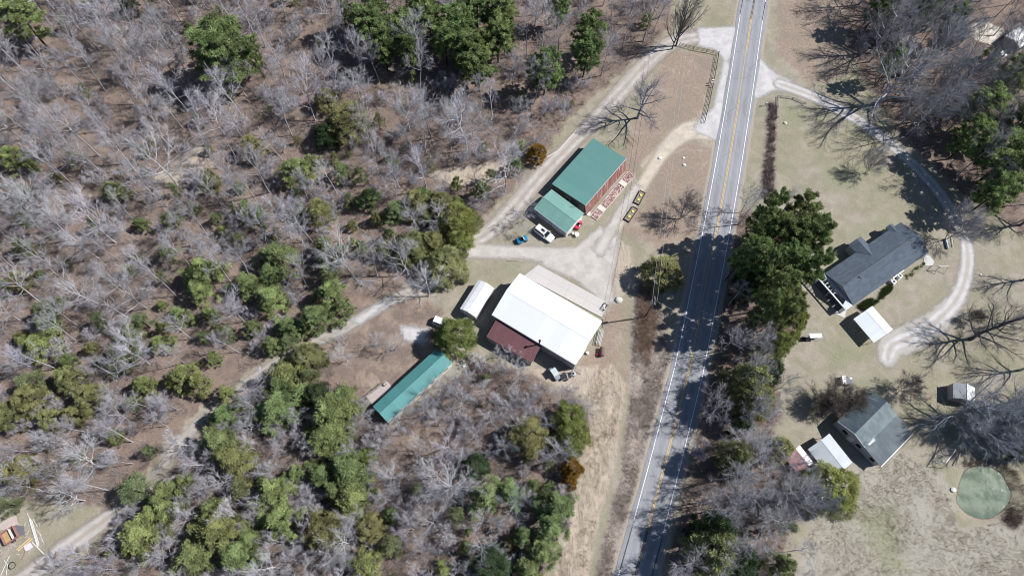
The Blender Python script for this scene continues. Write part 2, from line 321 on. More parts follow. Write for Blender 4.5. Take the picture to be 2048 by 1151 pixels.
# ------------------------------------------------------------------ paths cut from the same grid, laid millimetres above it
def path_mat(name, colA, colB, track=None, edge=.9):
    q = N(name); c = q.coord(); nM = q.noise(c, .45, 4, .65); nF = q.noise(c, 2.2, 4, .7); nG = q.noise(c, 7, 2, .7)
    e = q.n('Attribute', attribute_name='edge').outputs['Fac']; t = q.n('Attribute', attribute_name='lat').outputs['Fac']
    col = q.mix(q.mr(nM, .35, .65), colA, colB); col = q.mix(q.mr(nF, .55, .72, 0, .5), col, tuple(x*.68 for x in colB))
    if track:
        tw = q.math('ABSOLUTE', q.math('SUBTRACT', q.math('ABSOLUTE', t), .85)); centre = q.mr(q.math('ADD', tw, q.math('MULTIPLY', nF, .5)), .45, .9)
        col = q.mix(q.math('MULTIPLY', centre, track[1]), col, track[0])
    col = q.mix(1.0, col, q.math('MULTIPLY_ADD', nG, .5, .75), 'MULTIPLY')
    al = q.mr(q.math('ADD', e, q.math('MULTIPLY', q.math('SUBTRACT', q.math('ADD', q.math('MULTIPLY', nM, .6), q.math('MULTIPLY', nF, .4)), .5), 3.6)), -.6, edge)
    q.pbr(col, .92, normal=q.bump(nG, .4, .08), alpha=al, spec=.15); return q.m
def make_path(name, m, z, line=None, width=None, poly=None):
    x, y = GX, GY; best = np.full(x.shape, -1e9); lat = np.zeros(x.shape)
    if line:
        W = [tuple(gp(*p[:2])[:2]) for p in line]; wd = [p[2] for p in line]; pts = catmull([(*a, b) for a, b in zip(W, wd)], 5)
        for a, b in zip(pts[:-1], pts[1:]):
            d, t, cr = seg_dist(x, y, a, b); hw = (a[2]*(1-t)+b[2]*t)/2; e = hw-d; L = math.hypot(b[0]-a[0], b[1]-a[1]); u = e > best
            best = np.where(u, e, best); lat = np.where(u, np.sign(cr)*d, lat)
    if poly:
        for P in poly: best = np.maximum(best, poly_sd(x, y, pw(P)))
    keep = best > -3.0; cell = keep[:-1, :-1] | keep[1:, :-1] | keep[1:, 1:] | keep[:-1, 1:]
    Fs = F.reshape(nx-1, ny-1, 4)[cell]; u, inv = np.unique(Fs, return_inverse=True); Vs = V[u].copy(); Vs[:, 2] += z
    me = np_mesh(name, Vs, inv.reshape(-1, 4), m); me.polygons.foreach_set('use_smooth', np.ones(len(Fs), bool))
    for nm, a in (('edge', best), ('lat', lat)):
        at = me.attributes.new(nm, 'FLOAT', 'POINT'); at.data.foreach_set('value', a.ravel()[u].astype(np.float32))
    o = bpy.data.objects.new(name, me); COL.objects.link(o); struct(o); return o
GRAV = path_mat('pale_gravel', (.54, .52, .51), (.44, .42, .41)); DIRT = path_mat('pale_dirt_track', (.48, .445, .41), (.38, .35, .32), track=((.30, .25, .21), .6))
TWO = path_mat('two_rut_gravel', (.55, .53, .52), (.45, .43, .42), track=((.33, .30, .25), .6)); SANDY = path_mat('sandy_drive', (.54, .47, .38), (.42, .37, .31))
GREY = path_mat('grey_chip_gravel', (.50, .465, .43), (.41, .375, .34)); CONC = path_mat('worn_apron', (.50, .50, .50), (.44, .43, .43), edge=.1)
make_path('path', DIRT, .006, [(1450, 72, 6.5), (1400, 74, 4.6), (1340, 88, 4.8), (1290, 130, 5), (1240, 185, 5), (1190, 240, 4.2), (1130, 300, 4.0), (1080, 352, 4.5), (1030, 412, 5), (985, 458, 4.5), (935, 492, 4.5), (905, 520, 3.2), (860, 572, 2.8), (800, 592, 2.8), (740, 625, 2.6), (690, 655, 2.4), (640, 680, 2.2), (570, 715, 2.0), (510, 755, 2.0), (470, 780, 1.6), (420, 822, 1.4), (380, 862, 2.0), (340, 910, 2.2), (300, 960, 1.2), (250, 1010, 1.6), (215, 1035, 3.2), (160, 1075, 4), (100, 1118, 4), (30, 1170, 4), (-80, 1240, 4)])
make_path('path', SANDY, .010, [(1205, 520, 4), (1222, 470, 3.5), (1262, 405, 3.5), (1300, 345, 3.2), (1335, 295, 4), (1375, 262, 5.5), (1420, 262, 6)])
make_path('path', GREY, .014, [(930, 500, 4), (1000, 503, 3.6), (1060, 506, 3.6), (1130, 515, 5), (1180, 540, 7)], poly=[[(1090, 495), (1150, 492), (1200, 450), (1240, 470), (1235, 520), (1225, 560), (1232, 610), (1205, 606), (1150, 560), (1080, 530)]])
make_path('path', GREY, .018, [(1200, 500, 3), (1232, 440, 2.6), (1272, 375, 2.2)])
make_path('path', GRAV, .022, [(1505, 150, 11), (1530, 158, 6.5), (1570, 170, 4.6)], poly=[[(1505, 95), (1530, 125), (1560, 155), (1555, 180), (1495, 205)], [(1395, 55), (1470, 52), (1490, 60), (1455, 130), (1430, 100), (1395, 92)], [(1448, 110), (1462, 130), (1440, 285), (1385, 262), (1400, 235), (1425, 215)]])
make_path('path', TWO, .026, [(1560, 168, 3.6), (1620, 190, 3.6), (1690, 225, 3.6), (1760, 270, 3.4), (1820, 322, 3.4), (1870, 375, 3.4), (1905, 425, 3.4), (1930, 480, 3.4), (1935, 530, 3.6), (1918, 590, 4.0), (1875, 640, 5.5), (1825, 672, 6.5), (1785, 690, 6), (1775, 715, 4.5)])
make_path('path', GRAV, .030, poly=[[(800, 650), (860, 655), (850, 690), (805, 680)], [(700, 640), (780, 590), (790, 600), (720, 650)]])

# ------------------------------------------------------------------ the road
def ribbon(pts, off, wd, z, u0=0, dash=None):
    mb = MB(); P = [np.array(p[:2]) for p in pts]; Nn = []
    for i in range(len(P)):
        d = P[min(i+1, len(P)-1)]-P[max(i-1, 0)]; d = d/np.linalg.norm(d); Nn.append(np.array([-d[1], d[0]]))
    acc = 0
    for i in range(len(P)-1):
        L = np.linalg.norm(P[i+1]-P[i]); k = max(1, int(L/3))
        for j in range(k):
            a0, a1 = j/k, (j+1)/k; mid = acc+L*(a0+a1)/2
            if dash and (mid % dash[0]) > dash[1]: continue
            qs = [(P[i]*(1-t)+P[i+1]*t, Nn[i]*(1-t)+Nn[i+1]*t) for t in (a0, a1)]
            vs = [(*(qs[0][0]+qs[0][1]*(off+wd/2)), z), (*(qs[0][0]+qs[0][1]*(off-wd/2)), z), (*(qs[1][0]+qs[1][1]*(off-wd/2)), z), (*(qs[1][0]+qs[1][1]*(off+wd/2)), z)]
            mb.add(vs, [(0, 1, 2, 3)])
        acc += L
    return mb
def road_mat():
    q = N('faded_asphalt'); c = q.coord(); nL = q.noise(c, .12, 3); nM = q.noise(q.scale(c, (1.2, .12, 1)), 1.0, 4); nG = q.noise(c, 9, 3, .8)
    col = q.mix(q.mr(nL, .3, .7), (.275, .28, .30), (.25, .25, .265)); col = q.mix(q.mr(nM, .45, .7, 0, .5), col, (.20, .20, .215))
    col = q.mix(q.mr(q.noise(c, .9, 5, .7, 1.2), .62, .66, 0, .25), col, (.14, .14, .15))
    lt = q.n('Attribute', attribute_name='lane').outputs['Fac']                                     # tyre-polished wheel paths
    d1 = q.math('ABSOLUTE', q.math('SUBTRACT', q.math('ABSOLUTE', q.math('SUBTRACT', q.math('ABSOLUTE', lt), 1.6)), .8)); col = q.mix(q.mr(d1, .05, .5, .4, 0), col, (.34, .345, .36))
    vc = q.n('TexVoronoi', feature='DISTANCE_TO_EDGE'); q.l(q.scale(c, (1, .6, 1)), vc.inputs['Vector']); vc.inputs['Scale'].default_value = .22
    col = q.mix(q.mr(vc.outputs['Distance'], .0, .012, .5, 0), col, (.1, .1, .105))
    col = q.mix(1.0, col, q.math('MULTIPLY_ADD', nG, .4, .8), 'MULTIPLY'); q.pbr(col, .85, normal=q.bump(nG, .25, .01), spec=.25); return q.m
PAINTW = None
def paint(name, col):
    q = N(name); c = q.coord(); n = q.noise(c, 3, 4, .75); q.pbr(q.mix(q.mr(n, .5, .75, 0, .6), col, (.28, .28, .29)), .6); return q.m
mb = MB(); cols = [-3.75, -3.2, -2.4, -1.6, -.8, 0, .8, 1.6, 2.4, 3.2, 3.75]
P = [np.array(p[:2]) for p in ROAD]; lane = []
for i in range(len(P)):
    d = P[min(i+1, len(P)-1)]-P[max(i-1, 0)]; d = d/np.linalg.norm(d); nrm = np.array([-d[1], d[0]])
    for o_ in cols:
        wob = 0 if abs(o_) < 3.5 else .12*math.sin(i*1.7+o_); mb.v.append((*(P[i]+nrm*(o_+wob)), .045+(.05 if abs(o_) < 3.3 else 0)-(.0 if abs(o_) > 3.3 else abs(o_)*.01))); lane.append(o_)
k = len(cols)
for i in range(len(P)-1):
    for j in range(k-1): mb.f.append((i*k+j+1, i*k+j, (i+1)*k+j, (i+1)*k+j+1))
ro = mb.build('road', road_mat(), smooth=False); at = ro.data.attributes.new('lane', 'FLOAT', 'POINT'); at.data.foreach_set('value', lane); struct(ro)
WP = paint('white_road_paint', (.78, .78, .78)); YP = paint('yellow_road_paint', (.62, .40, .09))
for off in (-2.98, 2.98):
    struct(ribbon(ROAD, off, .14, .088).build('road_edge_line', WP))
struct(ribbon(ROAD, -.13, .12, .104).build('road_centre_line', YP)); struct(ribbon(ROAD, .14, .12, .104, dash=(60, 44)).build('road_centre_line', YP))

# ------------------------------------------------------------------ pond
q = N('murky_pond_water'); c = q.coord(); nn = q.noise(c, .33, 5, .65); nr = q.noise(c, 1.5, 3, .6)
colw = q.mix(q.mr(nn, .35, .65), (.11, .145, .105), (.22, .255, .19)); xx = q.pbr(colw, .05, normal=q.bump(nr, .5, .05), spec=.4)
me = MB(); ctr = np.mean(POND, 0); ring = [tuple(np.array(p)*1.04-ctr*.04) for p in POND]
me.add([(*p, -.42) for p in ring], [tuple(range(len(ring)))]); po = me.build('pond_water', q.m); struct(po)

# ------------------------------------------------------------------ buildings
def fit(pix, z):
    A, B, C_, D = [gp(*p, z) for p in pix]; u = ((B-A)+(C_-D)); u.z = 0; u.normalize(); v = Vector((-u.y, u.x, 0))
    if v.dot((A+B)/2-(C_+D)/2) < 0: u = -u; v = -v
    L = (abs((B-A).dot(u))+abs((C_-D).dot(u)))/2; W = abs(((A+B)/2-(C_+D)/2).dot(v)); ctr = (A+B+C_+D)/4; ctr.z = 0
    return ctr, math.atan2(u.y, u.x), L, W                     # local +y is the A-B side
def building(name, label, cat, pix, zref, prof, roofmat, wallmat=None, over=.3, gover=.25, th=.07, posts=False, mats=None, base=0.0):
    """prof: (fraction from the A-B side to the C-D side, height)"""
    ctr, rz, L, W = fit(pix, zref); r = thing(name, label, cat, (ctr.x, ctr.y, base), rz)
    Y = lambda t: W/2-t*W
    pr = [(Y(t), z) for t, z in prof]
    def zat(y):
        for (y0, z0), (y1, z1) in zip(pr[:-1], pr[1:]):
            if y1-1e-6 <= y <= y0+1e-6: return z0+(z1-z0)*(y0-y)/(y0-y1)
        return pr[-1][1]
    for i, ((y0, z0), (y1, z1)) in enumerate(zip(pr[:-1], pr[1:])):
        m = mats[i] if mats else roofmat; mb = MB(); e = .004*i
        mb.slab([(-L/2, y0, z0), (-L/2, y1, z1), (L/2, y1, z1), (L/2, y0, z0)], th); mb.build('roof', m, r)
    for i, (y, z) in enumerate(pr[1:-1]):
        if z > pr[i][1] and z > pr[i+2][1]:
            (ya, za_), (yb, zb_) = pr[i], pr[i+2]; s1 = (z-za_)/(ya-y); s2 = (z-zb_)/(y-yb); c = .14
            mb = MB(); mb.add([(x, yy, zz+h) for x in (-L/2-.01, L/2+.01) for yy, zz, h in ((y+c, z-s1*c, .02), (y, z, .035), (y-c, z-s2*c, .02))], [(0, 3, 4, 1), (1, 4, 5, 2), (0, 1, 2), (3, 5, 4)]); mb.build('ridge_cap', mats[0] if mats else roofmat, r)
    if not posts:
        yw = (W/2-over); xs_ = (-L/2+gover, L/2-gover); ys_ = [yw]+[y for y, z in pr[1:-1]]+[-yw]
        sec = lambda x: [(x, yw, -.3)]+[(x, y, zat(y)-th-.01) for y in ys_]+[(x, -yw, -.3)]
        mb = MB(); mb.loft([sec(xs_[1]), sec(xs_[0])]); mb.build('wall', wallmat, r)
    else:
        nP = max(2, int(L/2.6)+1)
        for s_ in (1, -1):
            for i in range(nP):
                x = -L/2+.35+(L-.7)*i/(nP-1); y = s_*(W/2-.25); MB().bar((x, y, -.1), (x, y, zat(y)-th), .09).build('post', simple('post_steel', (.5, .5, .5), .5), r)
            MB().bar((-L/2+.2, s_*(W/2-.25), zat(s_*(W/2-.25))-th-.06), (L/2-.2, s_*(W/2-.25), zat(s_*(W/2-.25))-th-.06), .07, .1).build('beam', simple('post_steel', (.5, .5, .5), .5), r)
    r['_'] = 0; del r['_']
    return r, L, W, zat
WHITE = simple('white_painted_metal', (.74, .74, .73), .5, var=.05); BLACK = simple('black_rubber', (.02, .02, .022), .8); GLASS = simple('dark_window_glass', (.02, .025, .03), .08, var=.05, spec=.8)
DGREY = simple('dark_grey_board', (.1, .095, .095), .8); WOOD = simple('weathered_wood', (.36, .31, .27), .85, var=.22, sc=3); LUM = simple('new_lumber', (.58, .43, .24), .8); CHROME = simple('bare_steel', (.45, .46, .48), .35, .6)
def door(r, x, y, wd, h, axis, mat, glass=None, z=0):
    """a door leaf standing 3 cm proud of a wall; axis 'y' = wall facing +-y"""
    s_ = 1 if (y if axis == 'y' else x) > 0 else -1
    d = (wd, .06, h) if axis == 'y' else (.06, wd, h); fr = (wd+.2, .04, h+.1) if axis == 'y' else (.04, wd+.2, h+.1)
    MB().box((x, y, z+(h+.1)/2), fr).build('door_frame', WHITE, r); c = (x, y+.02*s_, z+h/2) if axis == 'y' else (x+.02*s_, y, z+h/2)
    o = MB().box(c, d).build('door', mat, r); hd = (x+wd*.38, y+.07*s_, z+h*.48) if axis == 'y' else (x+.07*s_, y+wd*.38, z+h*.48)
    MB().box(hd, (.06, .06, .12)).build('handle', CHROME, o)
def window(r, x, y, wd, h, axis, z, mat=None):
    s_ = 1 if (y if axis == 'y' else x) > 0 else -1
    for k, (dd, nm, mm) in enumerate((((wd+.16, .05, h+.16), 'window', WHITE), ((wd, .03, h), 'pane', GLASS))):
        off = .0 if k == 0 else .03; c = (x, y+off*s_, z) if axis == 'y' else (x+off*s_, y, z)
        d = dd if axis == 'y' else (dd[1], dd[0], dd[2]); o = MB().box(c, d).build(nm, mm, r if k == 0 else par)
        if k == 0: par = o

# the big green barn (single pitch), brick-red lean side towards the drive
GREEN_R = rib_metal('green_sheet_roof', (.095, .225, .205), .9, .5, .2, (.13, .25, .23), rib_=.12, seam_=.1); RUST = rib_metal('rusty_red_sheet', (.19, .075, .07), .5, .7, .3, rust=(.30, .14, .11))
r, L, W, zat = building('barn', 'large barn with one plain dark green metal roof and a rusty red side wall', 'barn', [(1252.7, 316.3), (1173.4, 410.5), (1101, 367.8), (1186, 276.7)], 3.6, [(0, 3.95), (1, 3.25)], GREEN_R, DGREY, over=.2, gover=.2)
yw = W/2-.2; MB().add([(x, y, z) for x in (-L/2+.15, L/2-.15) for y, z in ((yw+.02, 3.8), (yw+1.0, -.1), (yw+.9, -.1), (yw+.01, 3.7))], [(0, 4, 5, 1), (3, 2, 6, 7), (0, 3, 7, 4), (1, 5, 6, 2), (0, 1, 2, 3), (4, 7, 6, 5)]).build('side_wall', RUST, r)
MB().bar((-L/2, W/2+.03, 3.93), (L/2, W/2+.03, 3.93), .1, .1).build('gutter', simple('grey_gutter', (.5, .52, .52), .5), r)
fl = gp(1156, 408, 3.6); lp = Matrix.Rotation(-r.rotation_euler.z, 3, 'Z') @ (fl-r.location); MB().tube([(lp.x, lp.y, 0), (lp.x, lp.y, 5.0)], .07, 8).build('flue_pipe', BLACK, r)
door(r, L/2-.2+.03, 0, 1.0, 2.0, 'x', DGREY)
# stone bed with stepping slabs in front of it
bedp = [gp(*p, 0) for p in ((1256, 345), (1269, 352), (1192, 439.5), (1181, 432))]
A, B, C_, D = bedp; ctr = (A+B+C_+D)/4; ang = math.atan2((A-D).y, (A-D).x); Lb = (A-D).length; Wb = (A-B).length
bed = thing('stone_bed', 'long bed of pinkish broken stones edged with pale boards beside the red barn wall', 'flower bed', (ctr.x, ctr.y, 0), ang)
q = N('broken_pink_stone'); c = q.coord(); vo = q.n('TexVoronoi'); q.l(c, vo.inputs['Vector']); vo.inputs['Scale'].default_value = 3.2; nb = q.noise(c, 1.1, 4, .7)
cc = q.mix(q.mr(vo.outputs['Distance'], .15, .5), (.62, .48, .45), (.18, .10, .09)); cc = q.mix(q.mr(nb, .5, .6, 0, .8), cc, (.50, .43, .39)); q.pbr(cc, .9, normal=q.bump(vo.outputs['Distance'], .6, .08)); STONE = q.m
MB().box((0, 0, .06), (Lb, Wb, .12)).build('stone_fill', STONE, bed)
for s_ in (1, -1): MB().box((0, s_*(Wb/2+.05), .1), (Lb+.2, .1, .22)).build('edging', simple('pale_pink_board', (.62, .50, .48), .8), bed)
for s_ in (1, -1): MB().box((s_*(Lb/2+.05), 0, .1), (.1, Wb, .22)).build('edging', simple('pale_pink_board', (.62, .50, .48), .8), bed)
for x in (-Lb/2+3.1, Lb/2-3.3): MB().box((x, 0, .17), (1.25, Wb*.98, .1)).build('stepping_slab', simple('pale_slab', (.58, .55, .48), .8), bed)
mb = MB()
for i in range(150):
    x = RS.uniform(-Lb/2+.2, Lb/2-.2); y = RS.uniform(-Wb/2+.1, Wb/2-.1)
    if abs(x+Lb/2-3.1) < .8 or abs(x-Lb/2+3.3) < .8: continue
    a = RS.uniform(.08, .2); mb.box((x, y, .14), (a*1.5, a, a*.8), RS.uniform(0, 3), (RS.uniform(-.4, .4), RS.uniform(-.4, .4)))
struct(mb.build('loose_stones', simple('pink_rubble', (.50, .33, .30), .9, var=.35, sc=2), bed), 'stuff')
o = MB().slab([tuple(gp(*p, .12)-gp(1172, 425, 0)) for p in ((1166, 424), (1171, 417), (1182, 425), (1179, 433))], .14).build('doorstep_slab', simple('pale_slab', (.58, .55, .48), .8), loc=tuple(gp(1172, 425, 0))); tag(o, 'small pale concrete slab between the two green roofed barns', 'slab')

GREEN2 = rib_metal('light_green_sheet_roof', (.155, .30, .265), .5, .4, .45, (.22, .38, .33))
r, L, W, zat = building('garage', 'smaller green roofed garage with a low ridge standing below the large green barn', 'garage', [(1100.5, 375.7), (1167.6, 425.8), (1134.9, 465.4), (1071, 418)], 2.7, [(0, 2.65), (.5, 3.35), (1, 2.55)], GREEN2, WHITE, over=.25, gover=.1)
MB().box((0, -W/2+.18, 1.1), (L*.9, .1, 1.9)).build('siding', simple('blue_grey_siding', (.30, .33, .38), .6), r)
door(r, -2, -W/2+.12, 2.4, 2.1, 'y', simple('grey_door', (.4, .42, .45), .6)); door(r, 2, -W/2+.12, 2.4, 2.1, 'y', simple('grey_door', (.4, .42, .45), .6))
MB().bar((-L/2, -W/2-.05, 2.5), (L/2, -W/2-.05, 2.5), .12, .1).build('gutter', simple('blue_grey_siding', (.30, .33, .38), .6), r)

WROOF = rib_metal('white_sheet_roof', (.80, .81, .82), .9, .38, .1, (.68, .68, .68), rib_=.12, seam_=.06); MAROON = rib_metal('maroon_sheet_roof', (.15, .062, .068), .45, .5, .35, (.2, .1, .1))
r, L, W, zat = building('barn', 'largest barn with a wide bright white metal roof beside the concrete pad', 'barn', [(1038, 546), (1205.2, 641.3), (1151, 730.4), (985, 629)], 4.3, [(0, 4.3), (.5, 6.1), (1, 4.3)], WROOF, simple('grey_barn_siding', (.34, .33, .34), .7), over=.25, gover=.15)
for x in (-5.5, 0, 5.5): MB().box((x, W/2-.21, 1.7), (3.4, .07, 3.4)).build('door', simple('off_white_door', (.6, .6, .58), .6), r)
MB().bar((-L/2, -W/2-.06, 4.2), (L/2, -W/2-.06, 4.2), .12, .12).build('gutter', simple('dark_gutter', (.12, .12, .13), .5), r)
fl = gp(1080, 684, 4.3); lp = Matrix.Rotation(-r.rotation_euler.z, 3, 'Z') @ (fl-r.location)
o = MB().tube([(lp.x, lp.y-.35, 2.5), (lp.x, lp.y-.35, 6.1)], .14, 10).build('flue_pipe', BLACK, r); MB().lathe((lp.x, lp.y-.35, 6.1), [(.26, 0), (.26, .25), (.03, .42)], 10).build('cap', BLACK, o)
MB().box((L/2-.1, -1.5, .9), (.08, 3, .1)).build('trim', WHITE, r)
r2, L2, W2, z2 = building('lean_to', 'maroon ribbed metal lean-to roof on the lower left side of the white barn', 'lean-to', [(994, 637), (1084, 689), (1064, 723.2), (973, 671.3)], 3.3, [(0, 3.9), (1, 2.7)], MAROON, simple('grey_barn_siding', (.34, .33, .34), .7), over=.15, gover=.15)
r3, L3, W3, z3 = building('shed', 'narrow plain white metal shed between the big white barn and the leafless tree', 'shed', [(987.3, 575.3), (950, 637.9), (921.3, 613), (956.8, 559.5)], 2.4, [(0, 2.3), (.2, 2.75), (.5, 3.1), (.8, 2.75), (1, 2.3)], rib_metal('white_shed_roof', (.78, .78, .80), .3, .4, .05), simple('shed_wall', (.42, .40, .38), .7), over=.04, gover=.12)
door(r3, L3/2-.11, 0, 1.9, 1.9, 'x', simple('shed_door', (.5, .48, .45), .7))
# long trailer home with its deck
TEAL = rib_metal('teal_sheet_roof', (.07, .225, .22), .45, .55, .35, (.12, .30, .29), rib_=.25, seam_=.15); TEAL2 = rib_metal('pale_teal_sheet_roof', (.055, .33, .30), .45, .42, .45, (.2, .38, .36))
r, L, W, zat = building('trailer_home', 'long narrow trailer home with a bright teal green metal roof', 'trailer home', [(908.3, 720), (776.3, 844.3), (744.3, 812), (870, 700)], 2.8, [(0, 2.75), (.5, 3.7), (1, 2.75)], TEAL, WHITE, over=.1, gover=.12)
for x in (-7, -3.2, .6, 4.5, 8): window(r, x, W/2-.09, 1.0, .9, 'y', 1.7)
door(r, 2.5, -W/2+.09, .9, 2, 'y', WHITE)
dk = [gp(*p, .6) for p in ((770, 764), (787, 773), (745, 806), (733, 795))]; ctr = sum(dk, Vector())/4; a = math.atan2((dk[1]-dk[2]).y, (dk[1]-dk[2]).x); Ld = (dk[1]-dk[2]).length; Wd = (dk[1]-dk[0]).length
dr = thing('deck', 'weathered grey wooden deck with railing and stairs beside the teal trailer home', 'deck', (ctr.x, ctr.y, 0), a)
mb = MB()
for i in range(int(Ld/.17)): mb.box((-Ld/2+.085+i*.17, 0, .6), (.15, Wd, .04))
mb.build('deck_boards', simple('bleached_deck', (.44, .38, .36), .85, var=.25, sc=3), dr)
for x in np.linspace(-Ld/2+.1, Ld/2-.1, 5): MB().bar((x, Wd/2-.08, -.1), (x, Wd/2-.08, 1.5), .1).build('post', WOOD, dr)
MB().bar((-Ld/2, Wd/2-.08, 1.5), (Ld/2, Wd/2-.08, 1.5), .12, .06).build('rail', WOOD, dr); MB().bar((-Ld/2+.08, Wd/2, 1.5), (-Ld/2+.08, -Wd/2, 1.5), .12, .06).build('rail', WOOD, dr)
for i in range(4): MB().box((-Ld/2-.2-i*.3, 0, .45-i*.13), (.3, 1.2, .05)).build('step', WOOD, dr)
for s_ in (.62, -.62): MB().bar((-Ld/2, s_, 1.4), (-Ld/2-1.3, s_, .8), .08).build('stair_rail', WOOD, dr)
MB().box((Ld/2-.7, Wd/2-.45, .85), (.7, .5, .5)).build('bench', WOOD, dr)

# shingled house on the right
SH = shingle('blue_grey_shingles', (.08, .10, .128)); TRIM = simple('pale_grey_trim', (.52, .54, .58), .6, var=.04); SID = simple('pale_siding', (.34, .35, .38), .7, var=.06)
r, L, W, zat = building('house', 'long house with a blue grey shingled gable roof beside the curved two rut drive', 'house', [(1700, 613.8), (1859, 504.3), (1800.8, 443.5), (1656, 543)], 2.75, [(0, 2.7), (.5, 4.35), (1, 2.7)], SH, SID, over=.35, gover=.3, th=.14)
house1 = (r, L, W)
HX = -1 if (gp(1690, 580)-r.location).dot(Matrix.Rotation(r.rotation_euler.z, 3, 'Z') @ Vector((1, 0, 0))) < 0 else 1     # local x sign of the gable end with the pergola
loc1 = lambda px, py, z: Matrix.Rotation(-r.rotation_euler.z, 3, 'Z') @ (gp(px, py, z)-Vector((r.location.x, r.location.y, 0)))
# cross gables on the upper-left eave
for (pk, hw, pro, rise) in (((1717, 481), 1.95, 2.4, .95), ((1783, 452), 1.0, 1.0, .55)):
    p = loc1(*pk, 2.7+rise); x0 = p.x; sgn = -1; y0 = -W/2-pro+.1; ztop = 2.72+rise; yin = -W/2+rise/(1.65/(W/2))
    for s_ in (1, -1):
        V4 = [(x0, y0, ztop), (x0, yin+.02, ztop), (x0+s_*hw, -W/2-.0, 2.74), (x0+s_*hw, y0, 2.74)]
        MB().slab(V4 if s_ < 0 else V4[::-1], .1).build('porch_roof', SH, r)
    MB().loft([[(x0-hw+.25, yy, -.2), (x0-hw+.25, yy, 2.6), (x0, yy, ztop-.22), (x0+hw-.25, yy, 2.6), (x0+hw-.25, yy, -.2)] for yy in (-W/2+.4, y0+.25)]).build('porch_wall', SID, r)
# ridge vent, stack, windows
MB().bar((-L/2+1.5, 0, 4.40), (L/2-1.2, 0, 4.40), .3, .07).build('ridge_vent', simple('dark_vent', (.09, .1, .12), .9), r)
p = loc1(1720, 554, 4.2); MB().lathe((p.x, p.y+.2, 3.95), [(.07, 0), (.07, .5), (.1, .5), (.1, .56)], 10).build('vent_pipe', BLACK, r)
MB().box((p.x+.2, p.y-.3, 4.25), (.5, .5, .25)).build('roof_vent', BLACK, r)
p = loc1(1816, 497, 3.4); MB().lathe((p.x, p.y, 3.2), [(.06, 0), (.06, .5)], 8).build('vent_pipe', BLACK, r)
for x in (-6.5, -2.5, 5.5): window(r, x, W/2-.34, 1.3, 1.1, 'y', 1.6)
for x in (-7.5, 7.5): window(r, x, -W/2+.34, 1.3, 1.1, 'y', 1.6)
a0 = loc1(1786, 555, 2.5); b0 = loc1(1807.5, 538.5, 2.5); MB().slab([(a0.x, a0.y+.2, 2.5), (b0.x, b0.y+.2, 2.5), (b0.x, b0.y-.35, 2.62), (a0.x, a0.y-.35, 2.62)][::(1 if a0.x > b0.x else -1)], .06).build('awning', WHITE, r)
# open-framed gable porch at the lower-left end
xo = HX*(L/2+1.9); xi = HX*(L/2-.1)
fr = MB(); fr.bar((xo, -W/2+.1, 2.55), (xo, W/2-.1, 2.55), .32, .16); fr.bar((xi+HX*.25, -W/2, 2.62), (xi+HX*.25, W/2, 2.62), .7, .12)
fr.build('porch_beam', TRIM, r)
for y in (-W/2+.25, -W/2+1.15, -W/2+2.0, -W/2+2.85, -W/2+3.7, -W/2+4.6, W/2-.4): MB().bar((xi, y, 2.6), (xo, y, 2.6), .16, .14).build('rafter', TRIM, r)
MB().slab([(xi, W/2, 2.66), (xi, W/2-2.0, 2.66), (xo, W/2-1.2, 2.6), (xo, W/2, 2.6)][::HX], .08).build('porch_corner_roof', TRIM, r)
for y in (-W/2+.3, -.6, W/2-.4): MB().bar((xo, y, -.1), (xo, y, 2.5), .14).build('porch_post', TRIM, r)
for y in (.6, 2.2): MB().bar((xo, y, 1.0), (xo+HX*1.3, y, 1.0), .08).build('hand_rail', TRIM, r)
MB().box((HX*(L/2+.9), 0, .12), (2.0, W-.4, .3)).build('porch_floor', DGREY, r)
for y in (-2.6, 2.4): window(r, HX*(L/2-.28), y, 1.2, 1.1, 'x', 1.6)
door(r, HX*(L/2-.28), 0, .95, 2.0, 'x', WHITE)
def padpoly(nm, pix, label, z=.09, m=None, cat='slab'):
    o_ = gp(*pix[0], 0); o = MB().slab([tuple(gp(*p, z)-o_) for p in pix][::-1], .16).build(nm, m or simple('pale_slab2', (.50, .49, .47), .85, var=.2), loc=tuple(o_)); return tag(o, label, cat) if cat else struct(o)
padpoly('concrete_slab', [(1847, 517), (1852, 509), (1861, 512), (1868, 522), (1866, 530), (1851, 531)], 'small pale concrete slab at the far right corner of the shingled house')
padpoly('concrete_slab', [(1668, 626), (1676, 618), (1693, 619), (1690, 635), (1686, 634)], 'small pale concrete slab at the open porch end of the shingled house')
for (px, py, s_, lab) in ((1786, 564, 1.0, 'white air conditioner with its fan on top, nearer the white carport'), (1799, 552, .9, 'white air conditioner under the awning, farther from the carport')):
    p = gp(px, py, .5); t = thing('air_conditioner', lab, 'air conditioner', (p.x, p.y, .0), .62, 'air conditioners along the shingled house')
    MB().box((0, 0, .5*s_), (1.05*s_, .95*s_, .9*s_)).build('cabinet', WHITE, t, bevel=.03); MB().cyl((0, 0, .955*s_), .34*s_, .03, 18).build('fan_grille', simple('dark_vent', (.09, .1, .12), .9), t)
    MB().box((0, 0, .02), (1.3, 1.2, .1)).build('base', simple('pale_slab2', (.5, .49, .47)), t)

